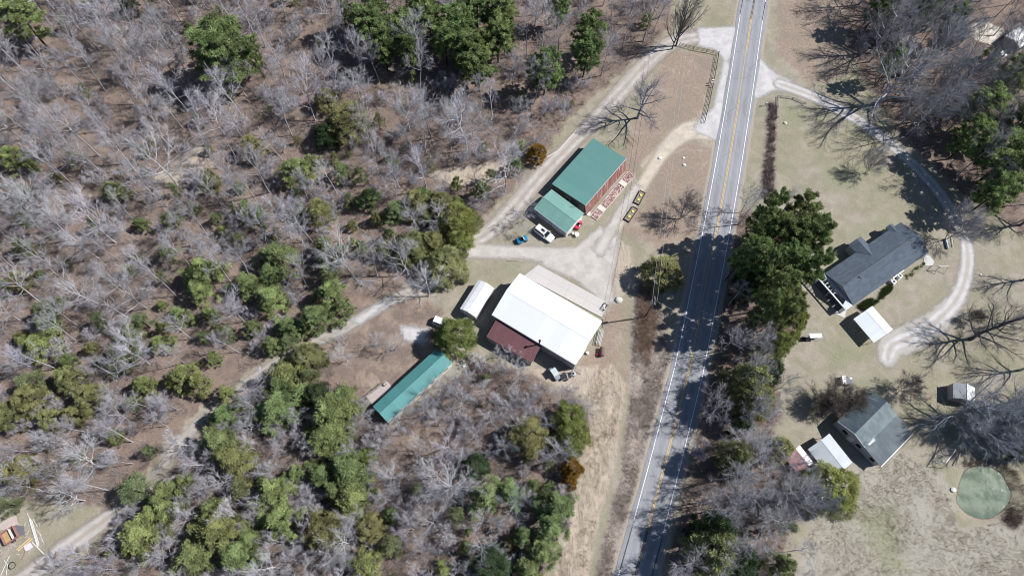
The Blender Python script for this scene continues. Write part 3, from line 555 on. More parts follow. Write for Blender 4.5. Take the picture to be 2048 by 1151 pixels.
CW = rib_metal('white_carport_roof', (.70, .74, .76), .3, .4, .06, rib_=.15, seam_=.08)
building('carport', 'bright white metal carport roof beside the shingled house at the end of the drive', 'carport', [(1744.6, 611.5), (1785.5, 658), (1748.5, 685), (1707.4, 636.8)], 2.4, [(0, 2.4), (.42, 3.1), (1, 2.3)], CW, posts=True)
rC, LC, WC, zC = building('carport', 'pale grey ribbed metal carport roof between the red shed and the dark roofed house', 'carport', [(1658.7, 865.3), (1704.6, 923.7), (1662.2, 956.4), (1616.3, 898)], 2.5, [(0, 2.45), (.46, 3.1), (1, 2.45)], rib_metal('grey_carport_roof', (.40, .43, .46), .35, .45, .1), posts=True)
MB().box((0, -WC/2+.3, 1.3), (LC-.5, .05, 2.1)).build('side_panel', simple('grey_barn_siding', (.34, .33, .34), .7), rC)
building('shed', 'small shed with a faded red roof and one white roof strip beside the grey carport', 'shed', [(1599.6, 888.9), (1626.7, 923.7), (1597, 947), (1570, 912)], 2.2, [(0, 2.1), (.3, 2.5), (1, 1.95)], None, simple('red_shed_wall', (.2, .08, .07), .8), over=.1, gover=.1, mats=[WROOF, rib_metal('faded_red_roof', (.24, .085, .085), .8, .6, .5, (.42, .35, .34), grime=.7)])
DRK = rib_metal('dark_slate_metal_roof', (.032, .054, .072), .42, .55, .4, (.17, .2, .2), grime=.3); DRK2 = rib_metal('lit_slate_metal_roof', (.075, .11, .125), .42, .55, .4, (.24, .28, .27), grime=.5)  # second is a paler copy: sunlight on the upper slope put into its colour
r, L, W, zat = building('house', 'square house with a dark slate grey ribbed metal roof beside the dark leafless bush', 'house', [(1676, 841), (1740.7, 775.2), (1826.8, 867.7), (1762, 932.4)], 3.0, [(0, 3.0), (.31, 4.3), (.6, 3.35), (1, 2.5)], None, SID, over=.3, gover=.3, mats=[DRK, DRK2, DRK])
HX2 = -1 if (gp(1715, 885)-r.location).dot(Matrix.Rotation(r.rotation_euler.z, 3, 'Z') @ Vector((1, 0, 0))) < 0 else 1
for y in (3, -.5, -4): window(r, HX2*(L/2-.28), y, 1.2, 1.2, 'x', 1.6)
door(r, HX2*(L/2-.28), 1.3, .95, 2.0, 'x', WHITE)
MB().bar((-L/2, -W/2-.06, 2.55), (L/2, -W/2-.06, 2.55), .14, .12).build('gutter', WHITE, r)
MB().bar((HX2*(L/2+.05), W/2-.1, 3.05), (HX2*(L/2+.05), W/2-.31*W, 4.45), .06, .22).build('fascia', TRIM, r)
MB().bar((HX2*(L/2+.05), W/2-.31*W, 4.45), (HX2*(L/2+.05), W/2-.6*W, 3.45), .06, .22).build('fascia', TRIM, r)
p = Matrix.Rotation(-r.rotation_euler.z, 3, 'Z') @ (gp(1735, 888, 3.6)-r.location)
an = MB(); an.bar((p.x, p.y, 3.3), (p.x, p.y, 4.7), .05); an.bar((p.x-HX2*1.3, p.y, 4.6), (p.x+HX2*.4, p.y, 4.6), .06)
for i in range(7): an.bar((p.x-HX2*1.3+HX2*i*.27, p.y-.4+i*.03, 4.6), (p.x-HX2*1.3+HX2*i*.27, p.y+.4-i*.03, 4.6), .03)
an.build('aerial', CHROME, r)
r, L, W, zat = building('shed', 'small white roofed shed half hidden under bare branches above the pond', 'shed', [(1950, 769), (1950, 800), (1907, 800), (1907, 769)], 2.4, [(0, 2.3), (.5, 3.3), (1, 2.3)], None, simple('grey_barn_siding', (.34, .33, .34), .7), over=.12, gover=.12, mats=[WROOF, rib_metal('shaded_grey_roof', (.42, .44, .46), .4, .5, .2)])  # left slope: shade is put into a grey copy of the white sheet

# concrete pad
q = N('concrete_pad_surface'); c = q.coord(); b = q.n('TexBrick'); q.l(c, b.inputs['Vector']); b.offset = 0; b.inputs['Scale'].default_value = 1; b.inputs['Brick Width'].default_value = 4.4; b.inputs['Row Height'].default_value = 3.1; b.inputs['Mortar Size'].default_value = .03
for i_, cc in zip(('Color1', 'Color2', 'Mortar'), ((.50, .47, .445), (.475, .45, .43), (.34, .32, .3))): b.inputs[i_].default_value = (*cc, 1)
n = q.noise(c, .6, 5, .7); n5 = q.noise(c, 2.4, 3); cc = q.mix(q.mr(n, .5, .68, 0, .45), b.outputs['Color'], (.50, .43, .34)); cc = q.mix(q.mr(n5, .62, .75, 0, .5), cc, (.24, .22, .2)); q.pbr(cc, .85)
pc = [gp(*p, .16) for p in ((1076.5, 529), (1217.6, 605.8), (1203, 634), (1048, 551))]; o0 = (pc[0]+pc[1]+pc[2]+pc[3])/4; o0.z = 0; ang = math.atan2((pc[1]-pc[0]).y, (pc[1]-pc[0]).x); RI = Matrix.Rotation(-ang, 3, 'Z')
o = MB().slab([tuple(RI @ (p-o0)) for p in pc][::-1], .3).build('concrete_pad', q.m, loc=tuple(o0), rz=ang); tag(o, 'wide pale concrete pad along the upper right side of the white barn', 'concrete pad')

# ------------------------------------------------------------------ vehicles
def wheels(t, xs_, yw_, R, wd=.22):
    for x in xs_:
        for s_ in (1, -1):
            o = MB().cyl((x, s_*yw_, R), R, wd, 20, 'Y').build('wheel', BLACK, t); MB().cyl((x, s_*(yw_+wd/2+.005), R), R*.6, .02, 14, 'Y').build('rim', CHROME, o)
def car(name, label, cat, px, py, a, L, W, Hh, paintm, hood=.27, cab=(.30, .02), sunroof=True, group=None, z=0):
    """x forward; hood = share of the length before the windscreen"""
    p = gp(px, py, Hh*.5); t = thing(name, label, cat, (p.x, p.y, z), a, group); X = lambda f: L/2-f*L
    belt = Hh*.58
    def ring(x, hw, zb, zt): return [(x, hw*.82, zb), (x, hw, zb+.18), (x, hw, zt-.12), (x, hw*.93, zt), (x, -hw*.93, zt), (x, -hw, zt-.12), (x, -hw, zb+.18), (x, -hw*.82, zb)]
    secs = [ring(X(0), W*.36, .35, belt*.72), ring(X(.03), W*.45, .28, belt*.82), ring(X(.12), W*.49, .26, belt*.93), ring(X(hood), W*.5, .26, belt*.99), ring(X(.5), W*.5, .26, belt), ring(X(.85), W*.5, .26, belt), ring(X(.97), W*.47, .28, belt*.97), ring(X(1), W*.42, .36, belt*.9)]
    MB().loft(secs[::-1]).build('body', paintm, t, smooth=False, bevel=.04)
    b0, b1, r0, r1 = X(hood+.01), X(.975), X(hood+.16), X(.93); hw, tw = W*.455, W*.37
    MB().add([(b0, hw, belt), (b1, hw, belt), (b1, -hw, belt), (b0, -hw, belt), (r0, tw, Hh-.06), (r1, tw, Hh-.06), (r1, -tw, Hh-.06), (r0, -tw, Hh-.06)], [(0, 4, 5, 1), (1, 5, 6, 2), (2, 6, 7, 3), (3, 7, 4, 0), (4, 7, 6, 5)]).build('window_band', GLASS, t)
    ro_ = MB().loft([[(x, tw*1.02, Hh-.08), (x, tw*.9, Hh), (x, -tw*.9, Hh), (x, -tw*1.02, Hh-.08)] for x in (r1-.04, r0+.04)]).build('car_roof', paintm, t, bevel=.02)
    if sunroof:
        MB().box((X(hood+.34), 0, Hh+.012), (.75, .62, .03)).build('sunroof', GLASS, ro_); MB().box((X(hood+.23), 0, Hh+.012), (.22, .62, .03)).build('sunroof', GLASS, ro_)
    for s_ in (1, -1):
        for fx in (hood+.02, .56, .955):
            k = .8 if fx < .5 else 1; xb = X(fx); xt = X(fx+.14) if fx < .5 else (X(fx) if fx < .9 else X(.92)); MB().bar((xb, s_*hw*1.005, belt), (xt, s_*tw*1.02, Hh-.06), .09, .06).build('pillar', paintm, t)
        MB().box((X(hood+.08), s_*(W/2+.12), belt+.08), (.16, .26, .16)).build('mirror', paintm, t, bevel=.03)
        MB().box((X(.015), s_*W*.33, belt*.68), (.12, .34, .16)).build('headlight', simple('lamp_glass', (.6, .62, .65), .15), t)
        MB().box((X(.992), s_*W*.38, belt*.8), (.08, .2, .3)).build('tail_light', simple('tail_red', (.4, .02, .02), .3), t)
    wheels(t, (X(.18), X(.8)), W/2-.13, .36); return t
WPAINT = simple('white_car_paint', (.80, .80, .80), .25, var=.02, spec=.6)
def aim(a, b): d = gp(*b)-gp(*a); return math.atan2(d.y, d.x)
car('parked_car', 'white estate car with a dark sunroof parked below the smaller green garage roof', 'car', 1088.5, 466, aim((1072, 455), (1106, 481)), 4.9, 1.95, 1.7, WPAINT)
car('parked_van', 'white vehicle with its rear hidden under the round green cedar', 'van', 885, 645, aim((874, 653), (898, 662))+.0, 4.2, 1.9, 1.8, WPAINT, sunroof=False)
def utility(name, label, cat, px, py, a, L, W, bodym, roofm=None, z=0):
    p = gp(px, py, .6); t = thing(name, label, cat, (p.x, p.y, z), a)
    MB().loft([[(x, hw, .3), (x, hw, h), (x, hw*.7, h+.1), (x, -hw*.7, h+.1), (x, -hw, h), (x, -hw, .3)] for x, hw, h in ((-L/2, W*.42, .8), (-L*.2, W*.45, .85), (-L*.15, W*.42, .5), (L*.15, W*.42, .5), (L*.2, W*.44, .9), (L*.42, W*.4, .8), (L/2, W*.3, .6))]).build('body', bodym, t, bevel=.05)
    MB().box((-L*.02, 0, .68), (L*.22, W*.6, .2)).build('seat', BLACK, t, bevel=.04); MB().box((-L*.16, 0, .95), (.12, W*.6, .5)).build('backrest', BLACK, t, bevel=.04)
    MB().add([(L*.2, W*.38, .95), (L*.2, -W*.38, .95), (L*.08, -W*.34, 1.35), (L*.08, W*.34, 1.35)], [(0, 1, 2, 3)]).build('windscreen', simple('pale_plastic_glass', (.45, .6, .65), .15), t)
    MB().tube([(L*.18, 0, .8), (L*.08, 0, 1.05)], .03, 8).build('steering_column', CHROME, t); MB().lathe((L*.07, 0, 1.05), [(.17, 0), (.19, .02), (.17, .04)], 14).build('steering_wheel', BLACK, t)
    if roofm:
        MB().box((-.05*L, 0, 1.75), (L*.55, W*.85, .06)).build('canopy', roofm, t, bevel=.02)
        for sx in (L*.18, -L*.28):
            for s_ in (1, -1): MB().bar((sx, s_*W*.38, .8), (sx, s_*W*.38, 1.73), .04).build('post', BLACK, t)
    wheels(t, (L*.32, -L*.32), W/2-.1, .28, .2); return t
utility('utility_vehicle', 'small shiny blue utility vehicle half under a grey bush left of the white car', 'utility vehicle', 1044, 478.5, .4, 2.5, 1.5, simple('blue_paint', (.02, .19, .34), .25, var=.05, spec=.6))
utility('ride_on_mower', 'small bright red ride-on mower at the corner of the smaller green garage', 'mower', 1156, 449, 1.0, 2.2, 1.35, simple('red_paint', (.62, .02, .06), .25, var=.05, spec=.6))
utility('utility_vehicle', 'black and silver utility vehicle in the shade below the white barn', 'utility vehicle', 1109, 747, -1.0, 2.9, 1.5, simple('silver_black', (.25, .27, .29), .3, var=.3), simple('pale_canopy', (.45, .52, .52), .4))
def grill_table(px, py):
    p = gp(px, py, .8); t = thing('round_table', 'round white garden table with a chair at the corner of the small green garage', 'table', (p.x, p.y, 0))
    MB().lathe((0, 0, .7), [(.5, 0), (.52, .03), (.5, .06)], 20).build('tabletop', WHITE, t); MB().cyl((0, 0, .35), .05, .7, 10).build('pedestal', WHITE, t); MB().lathe((0, 0, 0), [(.3, 0), (.06, .12)], 14).build('base', WHITE, t)
grill_table(1154, 468)
p = gp(1146, 466, .5); t = thing('garden_chair', 'white garden chair beside the round white table', 'chair', (p.x, p.y, 0), .5)
MB().box((0, 0, .42), (.5, .5, .05)).build('seat', WHITE, t); MB().box((-.25, 0, .7), (.05, .5, .5)).build('backrest', WHITE, t)
for x in (-.2, .2):
    for y in (-.2, .2): MB().bar((x, y, 0), (x, y, .4), .05).build('leg', WHITE, t)
# black flat trailer, pallet, rack, drum, swing...
p = gp(1131, 752, .5); t = thing('flat_trailer', 'black two wheeled flat trailer lying below the white barn', 'trailer', (p.x, p.y, 0), .25)
MB().box((0, 0, .5), (2.2, 1.3, .08)).build('bed', BLACK, t); wheels(t, (0,), .8, .3)
for s_ in (1, -1): MB().bar((-1.1, s_*.62, .7), (1.1, s_*.62, .7), .05).build('side_rail', CHROME, t)
MB().bar((1.1, 0, .45), (2.1, 0, .4), .08).build('drawbar', CHROME, t); MB().box((.4, 0, .56), (.25, 1.1, .05)).build('plank', WOOD, t)
p = gp(1147, 746, .5); t = thing('lawn_mower', 'dark push mower with a round deck between the black trailer and the pallet', 'mower', (p.x, p.y, 0), .9)
MB().lathe((0, 0, .15), [(.5, 0), (.5, .2), (.3, .3)], 16).build('deck', simple('grey_door', (.4, .42, .45)), t); MB().lathe((0, 0, .42), [(.2, 0), (.2, .2), (.1, .28)], 12).build('engine', BLACK, t)
for s_ in (1, -1): MB().bar((-.4, s_*.25, .3), (-1.2, s_*.25, .95), .04).build('handlebar', CHROME, t)
wheels(t, (.35, -.35), .45, .13, .08)
def pallet(name, label, px, py, a, n=7, L=1.5, W=1.3, z=0, m=None):
    p = gp(px, py, .2); t = thing(name, label, 'pallet', (p.x, p.y, z), a)
    mb = MB(); [mb.box((-L/2+(i+.5)*L/n, 0, .15), (L/n*.78, W, .03)) for i in range(n)]; mb.build('deck_boards', m or WOOD, t)
    for y in (-W/2+.06, 0, W/2-.06): MB().box((0, y, .065), (L, .09, .13)).build('bearer', m or WOOD, t)
pallet('pallet', 'brown slatted wooden pallet at the lowest corner of the white barn', 1157, 740, -.5, 8, 1.4, 1.1)
p = gp(1204, 703, .6); t = thing('fuel_drum', 'dark brown horizontal drum tank on a stand right of the white barn', 'tank', (p.x, p.y, 0), 1.5)
MB().tube([(-.95, 0, .75), (-.9, 0, .75), (.9, 0, .75), (.95, 0, .75)], [.4, .48, .48, .4], 18).build('tank', simple('brown_tank', (.12, .06, .055), .6), t, smooth=False)
for x in (-.6, .6):
    for s_ in (1, -1): MB().bar((x, s_*.4, 0), (x, s_*.25, .5), .07).build('leg', DGREY, t)
p = gp(1195.5, 708, .3); t = thing('fuel_can', 'small red can on the ground beside the brown drum tank', 'can', (p.x, p.y, 0), .4)
MB().box((0, 0, .22), (.55, .4, .42)).build('can', simple('red_paint', (.62, .02, .06), .25), t, bevel=.05); MB().cyl((.15, 0, .47), .06, .1, 10).build('cap', BLACK, t)
t0_, t1_ = gp(1204, 662), gp(1197, 690); a = math.atan2((t0_-t1_).y, (t0_-t1_).x); ctr = (t0_+t1_)/2
t = thing('ladder_rack', 'stack of pale lattice metal frames leaning along the right end of the white barn', 'rack', (ctr.x, ctr.y, 0), a)
for j in range(3):
    mb = MB(); y = -.35+j*.32
    for s_ in (0, .45): mb.bar((-1.7, y+s_*.7, .35+s_*.9), (1.7, y+s_*.7+.1, .35+s_*.9), .07)
    for i in range(9): mb.bar((-1.6+i*.4, y, .35), (-1.6+i*.4, y+.32, .75), .05)
    mb.build('frame', simple('galvanised', (.55, .57, .60), .4), t)
for s_ in (1, -1): MB().bar((s_*1.2, -.3, 0), (s_*1.2, .6, .3), .1).build('bearer', WOOD, t)
p = gp(1175.5, 705.5, .3); o = MB().lathe((0, 0, 0), [(.22, 0), (.3, .55), (.31, .58), (.25, .56)], 16).build('bucket', WHITE, loc=(p.x, p.y, 0)); tag(o, 'small white bucket against the right end wall of the white barn', 'bucket')
p = gp(1208.5, 613, .3); t = thing('metal_frame', 'small black rectangular cart frame with white straps on the corner of the concrete pad', 'cart', (p.x, p.y, .16), aim((1204, 620), (1213, 606)))
mb = MB(); [mb.bar(a_, b_, .09) for a_, b_ in (((-.85, -.4, .25), (.85, -.4, .25)), ((.85, -.4, .25), (.85, .4, .25)), ((.85, .4, .25), (-.85, .4, .25)), ((-.85, .4, .25), (-.85, -.4, .25)))]; mb.build('frame', BLACK, t)
MB().bar((-.6, -.35, .26), (.5, .35, .26), .12, .04).build('strap', WHITE, t); wheels(t, (-.6, .6), .42, .12, .08)
p = gp(1630.5, 671.5, 1.6); t = thing('canopy_swing', 'garden swing seat under a white canopy standing alone on the lawn', 'swing seat', (p.x, p.y, 0), .02)
MB().box((0, 0, 1.85), (2.7, 1.05, .08)).build('canopy', simple('canopy_cloth', (.66, .68, .72), .8, var=.1), t, bevel=.03)
for sx in (1.3, -1.3):
    for s_ in (1, -1): MB().bar((sx, s_*.75, 0), (sx, s_*.1, 1.8), .05).build('leg', CHROME, t)
MB().box((0, 0, .5), (1.9, .55, .08)).build('seat', BLACK, t); MB().box((0, .3, .8), (1.9, .08, .5)).build('backrest', BLACK, t)
for sx in (.9, -.9): MB().bar((sx, 0, .5), (sx, 0, 1.8), .03).build('hanger', CHROME, t)
MB().box((-2.1, -.2, .3), (1.0, .8, .5)).build('side_table', BLACK, t)
p = gp(1692, 761, .6); t = thing('trailer_cart', 'grey cart with a raised white front board and two dark holes on the lawn', 'cart', (p.x, p.y, 0), -.08)
MB().box((.45, 0, .55), (1.5, 1.5, .6)).build('bin', simple('cart_grey', (.14, .14, .17), .7), t, bevel=.03); MB().box((-.65, 0, .75), (.75, 1.75, .95)).build('front_board', WHITE, t, bevel=.03)
for y in (.35, .0): MB().box((-.5, y+.2, 1.235), (.28, .22, .02)).build('opening', BLACK, t)
MB().box((.95, .55, .88), (.5, .35, .06)).build('lid', WHITE, t); wheels(t, (.3,), .8, .3)
def frame_set(name, label, a, b, h, cat='swing frame', side=1.0):
    A, B = gp(*a, h), gp(*b, h); A.z = B.z = 0; c_ = (A+B)/2; an_ = math.atan2((B-A).y, (B-A).x); L_ = (B-A).length
    t = thing(name, label, cat, (c_.x, c_.y, 0), an_); MB().bar((-L_/2, 0, h), (L_/2, 0, h), .12).build('top_bar', simple('pale_pipe', (.5, .5, .5), .5), t)
    for sx in (-L_/2+.05, L_/2-.05):
        for s_ in (1, -1): MB().bar((sx, s_*side, 0), (sx, 0, h), .08).build('leg', simple('pale_pipe', (.5, .5, .5), .5), t)
    return t, L_
frame_set('swing_frame', 'tall pale pipe frame casting a boxy shadow just above the pond', (1912, 898), (1892, 925), 2.7)
frame_set('swing_frame', 'small white pipe frame on the lawn right of the shingled house', (1877, 532), (1897, 532), 1.9, side=1.1)
p = gp(1879, 916, .3); t = thing('wire_ring', 'round pale wire pen on the grass under the pipe frame', 'pen', (p.x, p.y, 0))
mb = MB(); ring = [(1.0*math.cos(a), .9*math.sin(a), .5) for a in np.linspace(0, 2*math.pi, 25)]; mb.tube(ring, .035, 6, False); mb.tube([(x, y, .08) for x, y, z in ring], .03, 6, False)
for x, y, z in ring[:-1:2]: mb.bar((x, y, 0), (x, y, .5), .03)
mb.build('wire', simple('galvanised', (.55, .57, .60), .4), t)
p = gp(932.5, 638.5, .6); t = thing('satellite_dish', 'white satellite dish on a post at the lower end of the narrow white shed', 'satellite dish', (p.x, p.y, 0), 2.2)
dsh = MB(); R = Matrix.Rotation(math.radians(35), 3, 'Y'); secs = []
for rr, zz in ((.02, 0), (.2, .02), (.38, .07), (.5, .13)): secs.append([tuple(R @ Vector((rr*math.cos(a), rr*1.1*math.sin(a), zz))+Vector((0, 0, 1.2))) for a in np.linspace(0, 2*math.pi, 18, endpoint=False)])
dsh.loft(secs); dsh.build('dish', WHITE, t); MB().bar((0, 0, 0), (0, 0, 1.2), .06).build('post', CHROME, t); MB().bar((0, 0, 1.2), (.55, 0, 1.55), .03).build('arm', CHROME, t)
p = gp(930, 731, .3); t = thing('wheelbarrow', 'tipped wheelbarrow with a pale tray right of the teal trailer roof', 'wheelbarrow', (p.x, p.y, 0), .5)
MB().add([(-.4, -.3, .55), (.5, -.35, .6), (.5, .35, .6), (-.4, .3, .55), (-.2, -.15, .25), (.3, -.2, .25), (.3, .2, .25), (-.2, .15, .25)], [(0, 4, 5, 1), (1, 5, 6, 2), (2, 6, 7, 3), (3, 7, 4, 0), (4, 7, 6, 5)]).build('tray', simple('galvanised', (.55, .57, .60), .4), t)
for s_ in (1, -1): MB().bar((-1.2, s_*.3, .5), (.6, s_*.1, .25), .04).build('handle', WOOD, t)
MB().cyl((.7, 0, .2), .2, .08, 14, 'Y').build('wheel', BLACK, t)
p = gp(923, 724, .3); t = thing('tyre', 'old black tyre lying at the corner of the teal trailer home', 'tyre', (p.x, p.y, 0)); MB().tube([(.28*math.cos(a), .28*math.sin(a), .12) for a in np.linspace(0, 2*math.pi, 17)], .12, 8, False).build('tread', BLACK, t, smooth=True)
# planter boxes
PL = simple('black_edging', (.05, .045, .045), .8)
for (a_, b_, lab) in (((1284, 386), (1273.5, 406), 'black edged planting box with two yellow squares, upper one beside the sandy drive'), ((1269, 418), (1254, 440), 'black edged planting box with two yellow squares, lower one beside the sandy drive')):
    A, B = gp(*a_), gp(*b_); c_ = (A+B)/2; an_ = math.atan2((B-A).y, (B-A).x); L_ = (B-A).length+.4; t = thing('planter_box', lab, 'planter box', (c_.x, c_.y, 0), an_, 'planter boxes by the drive'); W_ = 1.25
    MB().box((0, 0, .1), (L_, W_, .2)).build('soil', simple('planter_soil', (.24, .20, .15), .95, var=.3, sc=4), t)
    for s_ in (1, -1): MB().box((0, s_*(W_/2+.06), .18), (L_+.24, .12, .36)).build('side_board', PL, t)
    for s_ in (1, -1): MB().box((s_*(L_/2+.06), 0, .18), (.12, W_, .36)).build('end_board', PL, t)
    for x in (-L_*.2, L_*.2): MB().box((x, 0, .3), (.5, .5, .2), .1).build('yellow_tray', simple('yellow_tray', (.75, .66, .12), .6), t, bevel=.04)
# fences
def fence(name, label, pts, h, m, rails, post_gap=2.6, pw_=.12, group=None, rw=.09):
    P = [gp(*p, 0) for p in pts]; t = thing(name, label, 'fence', tuple(P[0]), 0, group); o_ = P[0]; P = [p-o_ for p in P]
    for a_, b_ in zip(P[:-1], P[1:]):
        n = max(1, round((b_-a_).length/post_gap))
        for i in range(n+(1 if b_ is P[-1] else 0)): q_ = a_+(b_-a_)*(i/n); MB().bar((q_.x, q_.y, -.2), (q_.x, q_.y, h+.1), pw_).build('post', m, t)
        for zz in rails: MB().bar((a_.x, a_.y, zz), (b_.x, b_.y, zz), .05, rw).build('rail', m, t)
fence('rail_fence', 'black three rail fence with an L shaped corner beside the road', [(1358, 92), (1386, 100), (1412, 105), (1436, 110), (1431, 140), (1424, 175), (1417, 210), (1408, 246)], 1.15, simple('black_fence_paint', (.03, .028, .028), .8), (.35, .75, 1.12), 2.6, .1, rw=.07)
fence('rail_fence', 'low pale timber rail at the grass corner across the road', [(1555, 236), (1556, 194), (1585, 198), (1610, 208)], .7, simple('pale_timber', (.42, .42, .38), .85), (.25, .6), 2.8, .14, rw=.16)
def mailbox(label, px, py, a, col):
    p = gp(px, py, 1.1); t = thing('mailbox', label, 'mailbox', (p.x, p.y, 0), a, 'roadside mailboxes'); MB().bar((0, 0, 0), (0, 0, 1.0), .1).build('post', WOOD, t)
    sec = lambda x: [(x, .12*math.cos(b)*1.2, 1.15+.16*math.sin(b)) if 0 <= b <= math.pi+.01 else (x, .12*math.cos(b)*1.2, 1.02) for b in np.linspace(0, 2*math.pi, 12, endpoint=False)]
    MB().loft([sec(.3), sec(-.3)]).build('box', simple(col[0], col[1], .5), t); MB().box((.1, .18, 1.2), (.04, .02, .2)).build('flag', simple('red_paint', (.62, .02, .06)), t)
mailbox('pale mailbox on a post, upper one of the pair on the black rail fence', 1426, 160, .2, ('pale_mailbox', (.6, .62, .62))); mailbox('pale mailbox on a post, lower one of the pair on the black rail fence', 1424.5, 165, .2, ('pale_mailbox', (.6, .62, .62)))
mailbox('grey mailbox standing alone across the road near the pale timber rail', 1533, 206, .1, ('grey_mailbox', (.4, .42, .45)))
def rock(label, px, py, s_, col=(.55, .52, .48), nm='rock', sd_=0):
    p = gp(px, py); rr = np.random.RandomState(int(px+py)); mb = MB(); secs = []
    for zz, k_ in ((-.1, .8), (.12, 1), (.34, .8), (.46, .4)): secs.append([(s_*k_*(1+rr.uniform(-.18, .18))*math.cos(a), s_*k_*(1+rr.uniform(-.18, .18))*.8*math.sin(a), zz*s_*1.3) for a in np.linspace(0, 2*math.pi, 9, endpoint=False)])
    o = mb.loft(secs).build(nm, simple('stone_%02d' % int(col[0]*100), col, .9, var=.25), loc=(p.x, p.y, 0)); tag(o, label, 'rock')
rock('white stone at the bend of the sandy drive, nearest the green barn', 1320, 316.5, .55, (.66, .66, .64)); rock('white stone with a short marker, upper of the two in the brown patch', 1367, 316, .4, (.62, .62, .6)); rock('white stone, lower of the two in the brown patch by the road', 1368, 330, .5, (.62, .6, .58))
rock('tan stone alone on the grass near the pale timber rail', 1570, 246.5, .55, (.5, .46, .36)); rock('pale stone beside the two rut drive on the far right lawn', 1961, 549, .35, (.66, .66, .64)); rock('pale stone at the left bank of the pond', 1906, 979, .6, (.6, .58, .54)); rock('pale stone at the edge of the sandy patch above the concrete pad', 1237, 600, .9, (.56, .53, .5))
def plank(nm, label, a_, b_, wd, z, m, cat='plank', th=.12):
    A, B = gp(*a_, z), gp(*b_, z); c_ = (A+B)/2; c_.z = 0; d = (B-A); o = MB().box((0, 0, z), (d.length, wd, th)).build(nm, m, loc=tuple(c_), rz=math.atan2(d.y, d.x), bevel=.015); tag(o, label, cat)
PALEC = simple('pale_curb', (.56, .53, .48), .8)
plank('curb_log', 'long pale edging log beside the upper track, half nearest the orange tinted tree', (1093, 314.6), (1116, 302), .22, .1, PALEC, 'edging log'); plank('curb_log', 'long pale edging log beside the upper track, half nearest the green barn top', (1116, 302), (1152, 261), .22, .1, PALEC, 'edging log')
plank('timber_beam', 'weathered timber beam lying on the grass above the white barn', (1016, 520), (1052, 522), .2, .1, WOOD); plank('timber_beam', 'pale blue plank standing on edge beside the two rut drive', (1891, 476), (1896, 497), .3, .3, simple('pale_blue_plank', (.42, .46, .52), .7), th=.5); plank('timber_beam', 'thin pale pole lying parallel to the pale blue plank by the drive', (1903, 474), (1906, 494), .12, .2, simple('pale_pipe', (.5, .5, .5)))
plank('timber_beam', 'grey timber lying beside the pipe frame above the pond', (1917, 912), (1907, 930), .22, .15, WOOD); plank('timber_beam', 'second grey timber lying closer to the pond bank', (1921, 906), (1911, 926), .2, .15, WOOD)
# building site at the lower left
RR = simple('red_oxide_steel', (.33, .17, .15), .7); PVC = simple('white_plastic_pipe', (.62, .62, .59), .4, var=.04)
pb = [gp(*p, 1.0) for p in ((1, 1070), (10, 1088), (35, 1071), (25, 1050))]; c_ = sum(pb, Vector())/4; a = math.atan2((pb[2]-pb[1]).y, (pb[2]-pb[1]).x); L_ = (pb[2]-pb[1]).length; W_ = (pb[3]-pb[2]).length
t = thing('box_trailer', 'open box trailer with reddish sides and a tan floor at the lower left edge', 'trailer', (c_.x, c_.y, 0), a)
MB().box((0, 0, .5), (L_, W_, .1)).build('floor', simple('tan_board', (.40, .27, .13), .85, var=.2), t)
for s_ in (1, -1): MB().box((0, s_*(W_/2), .85), (L_+.1, .09, .8)).build('side_wall', RR, t); MB().box((s_*(L_/2), 0, .85), (.09, W_, .8)).build('end_wall', RR, t)
MB().box((L_*.15, 0, .88), (.08, W_*.95, .7)).build('divider', WHITE, t); MB().box((L_*.34, 0, .6), (L_*.28, W_*.9, .08)).build('liner', BLACK, t); wheels(t, (0,), W_/2+.1, .35)
def tarp(nm, label, pix, z, col, cat='tarpaulin'):
    P = [gp(*p, z) for p in pix]; c_ = sum(P, Vector())/len(P); c_.z = 0; o = MB().slab([tuple(p-c_) for p in P][::-1], .05).build(nm, simple(nm+'_cloth%d' % int(col[0]*100), col, .75, var=.2, bump=.5), loc=tuple(c_)); tag(o, label, cat)
tarp('tarpaulin', 'dark grey tarpaulin spread beside the open box trailer', [(25, 1049), (48, 1051), (50, 1069), (36, 1070)], .12, (.13, .13, .15)); tarp('plywood_sheet', 'pale pinkish plywood sheets stacked above the box trailer', [(0, 1046), (20, 1034), (32, 1030), (36, 1047), (10, 1058), (0, 1060)], .15, (.45, .37, .34), 'plywood'); tarp('plastic_sheet', 'crumpled white plastic sheet between the lumber and the pipes', [(47, 1092), (60, 1084), (66, 1092), (56, 1100), (50, 1100)], .2, (.62, .56, .60), 'plastic sheet')
rs = np.random.RandomState(3)
for i, (a_, b_, wd, lab) in enumerate((((54, 1025), (61, 1040), .16, 'white plastic pipe, topmost piece of the bundle on bare ground'), ((59, 1036), (76, 1092), .42, 'thick white pipe bundle lying across the bare ground by the track'), ((63, 1038), (78, 1088), .2, 'white plastic pipe lying against the thick pipe bundle'), ((66, 1037), (75, 1053), .14, 'short white pipe right of the top of the pipe bundle'), ((72, 1058), (80, 1067), .13, 'short bent white pipe piece right of the bundle, upper part'), ((80, 1067), (87, 1085), .13, 'short bent white pipe piece right of the bundle, lower part'), ((64, 1083), (87, 1106), .26, 'white pipe lying slantwise below the pipe bundle'), ((19, 1110), (13, 1123), .16, 'white pipe above the black hoop at the lower left corner'), ((8, 1119), (15, 1128), .16, 'short white pipe piece left of the black hoop'), ((13, 1124), (1, 1150), .18, 'long white pipe running off the lower left corner'), ((15, 1128), (12, 1150), .16, 'white pipe parallel to the track at the lower left corner'))):
    plank('plastic_pipe', lab, a_, b_, wd*.62, .12, PVC, 'pipe', th=wd*.5)
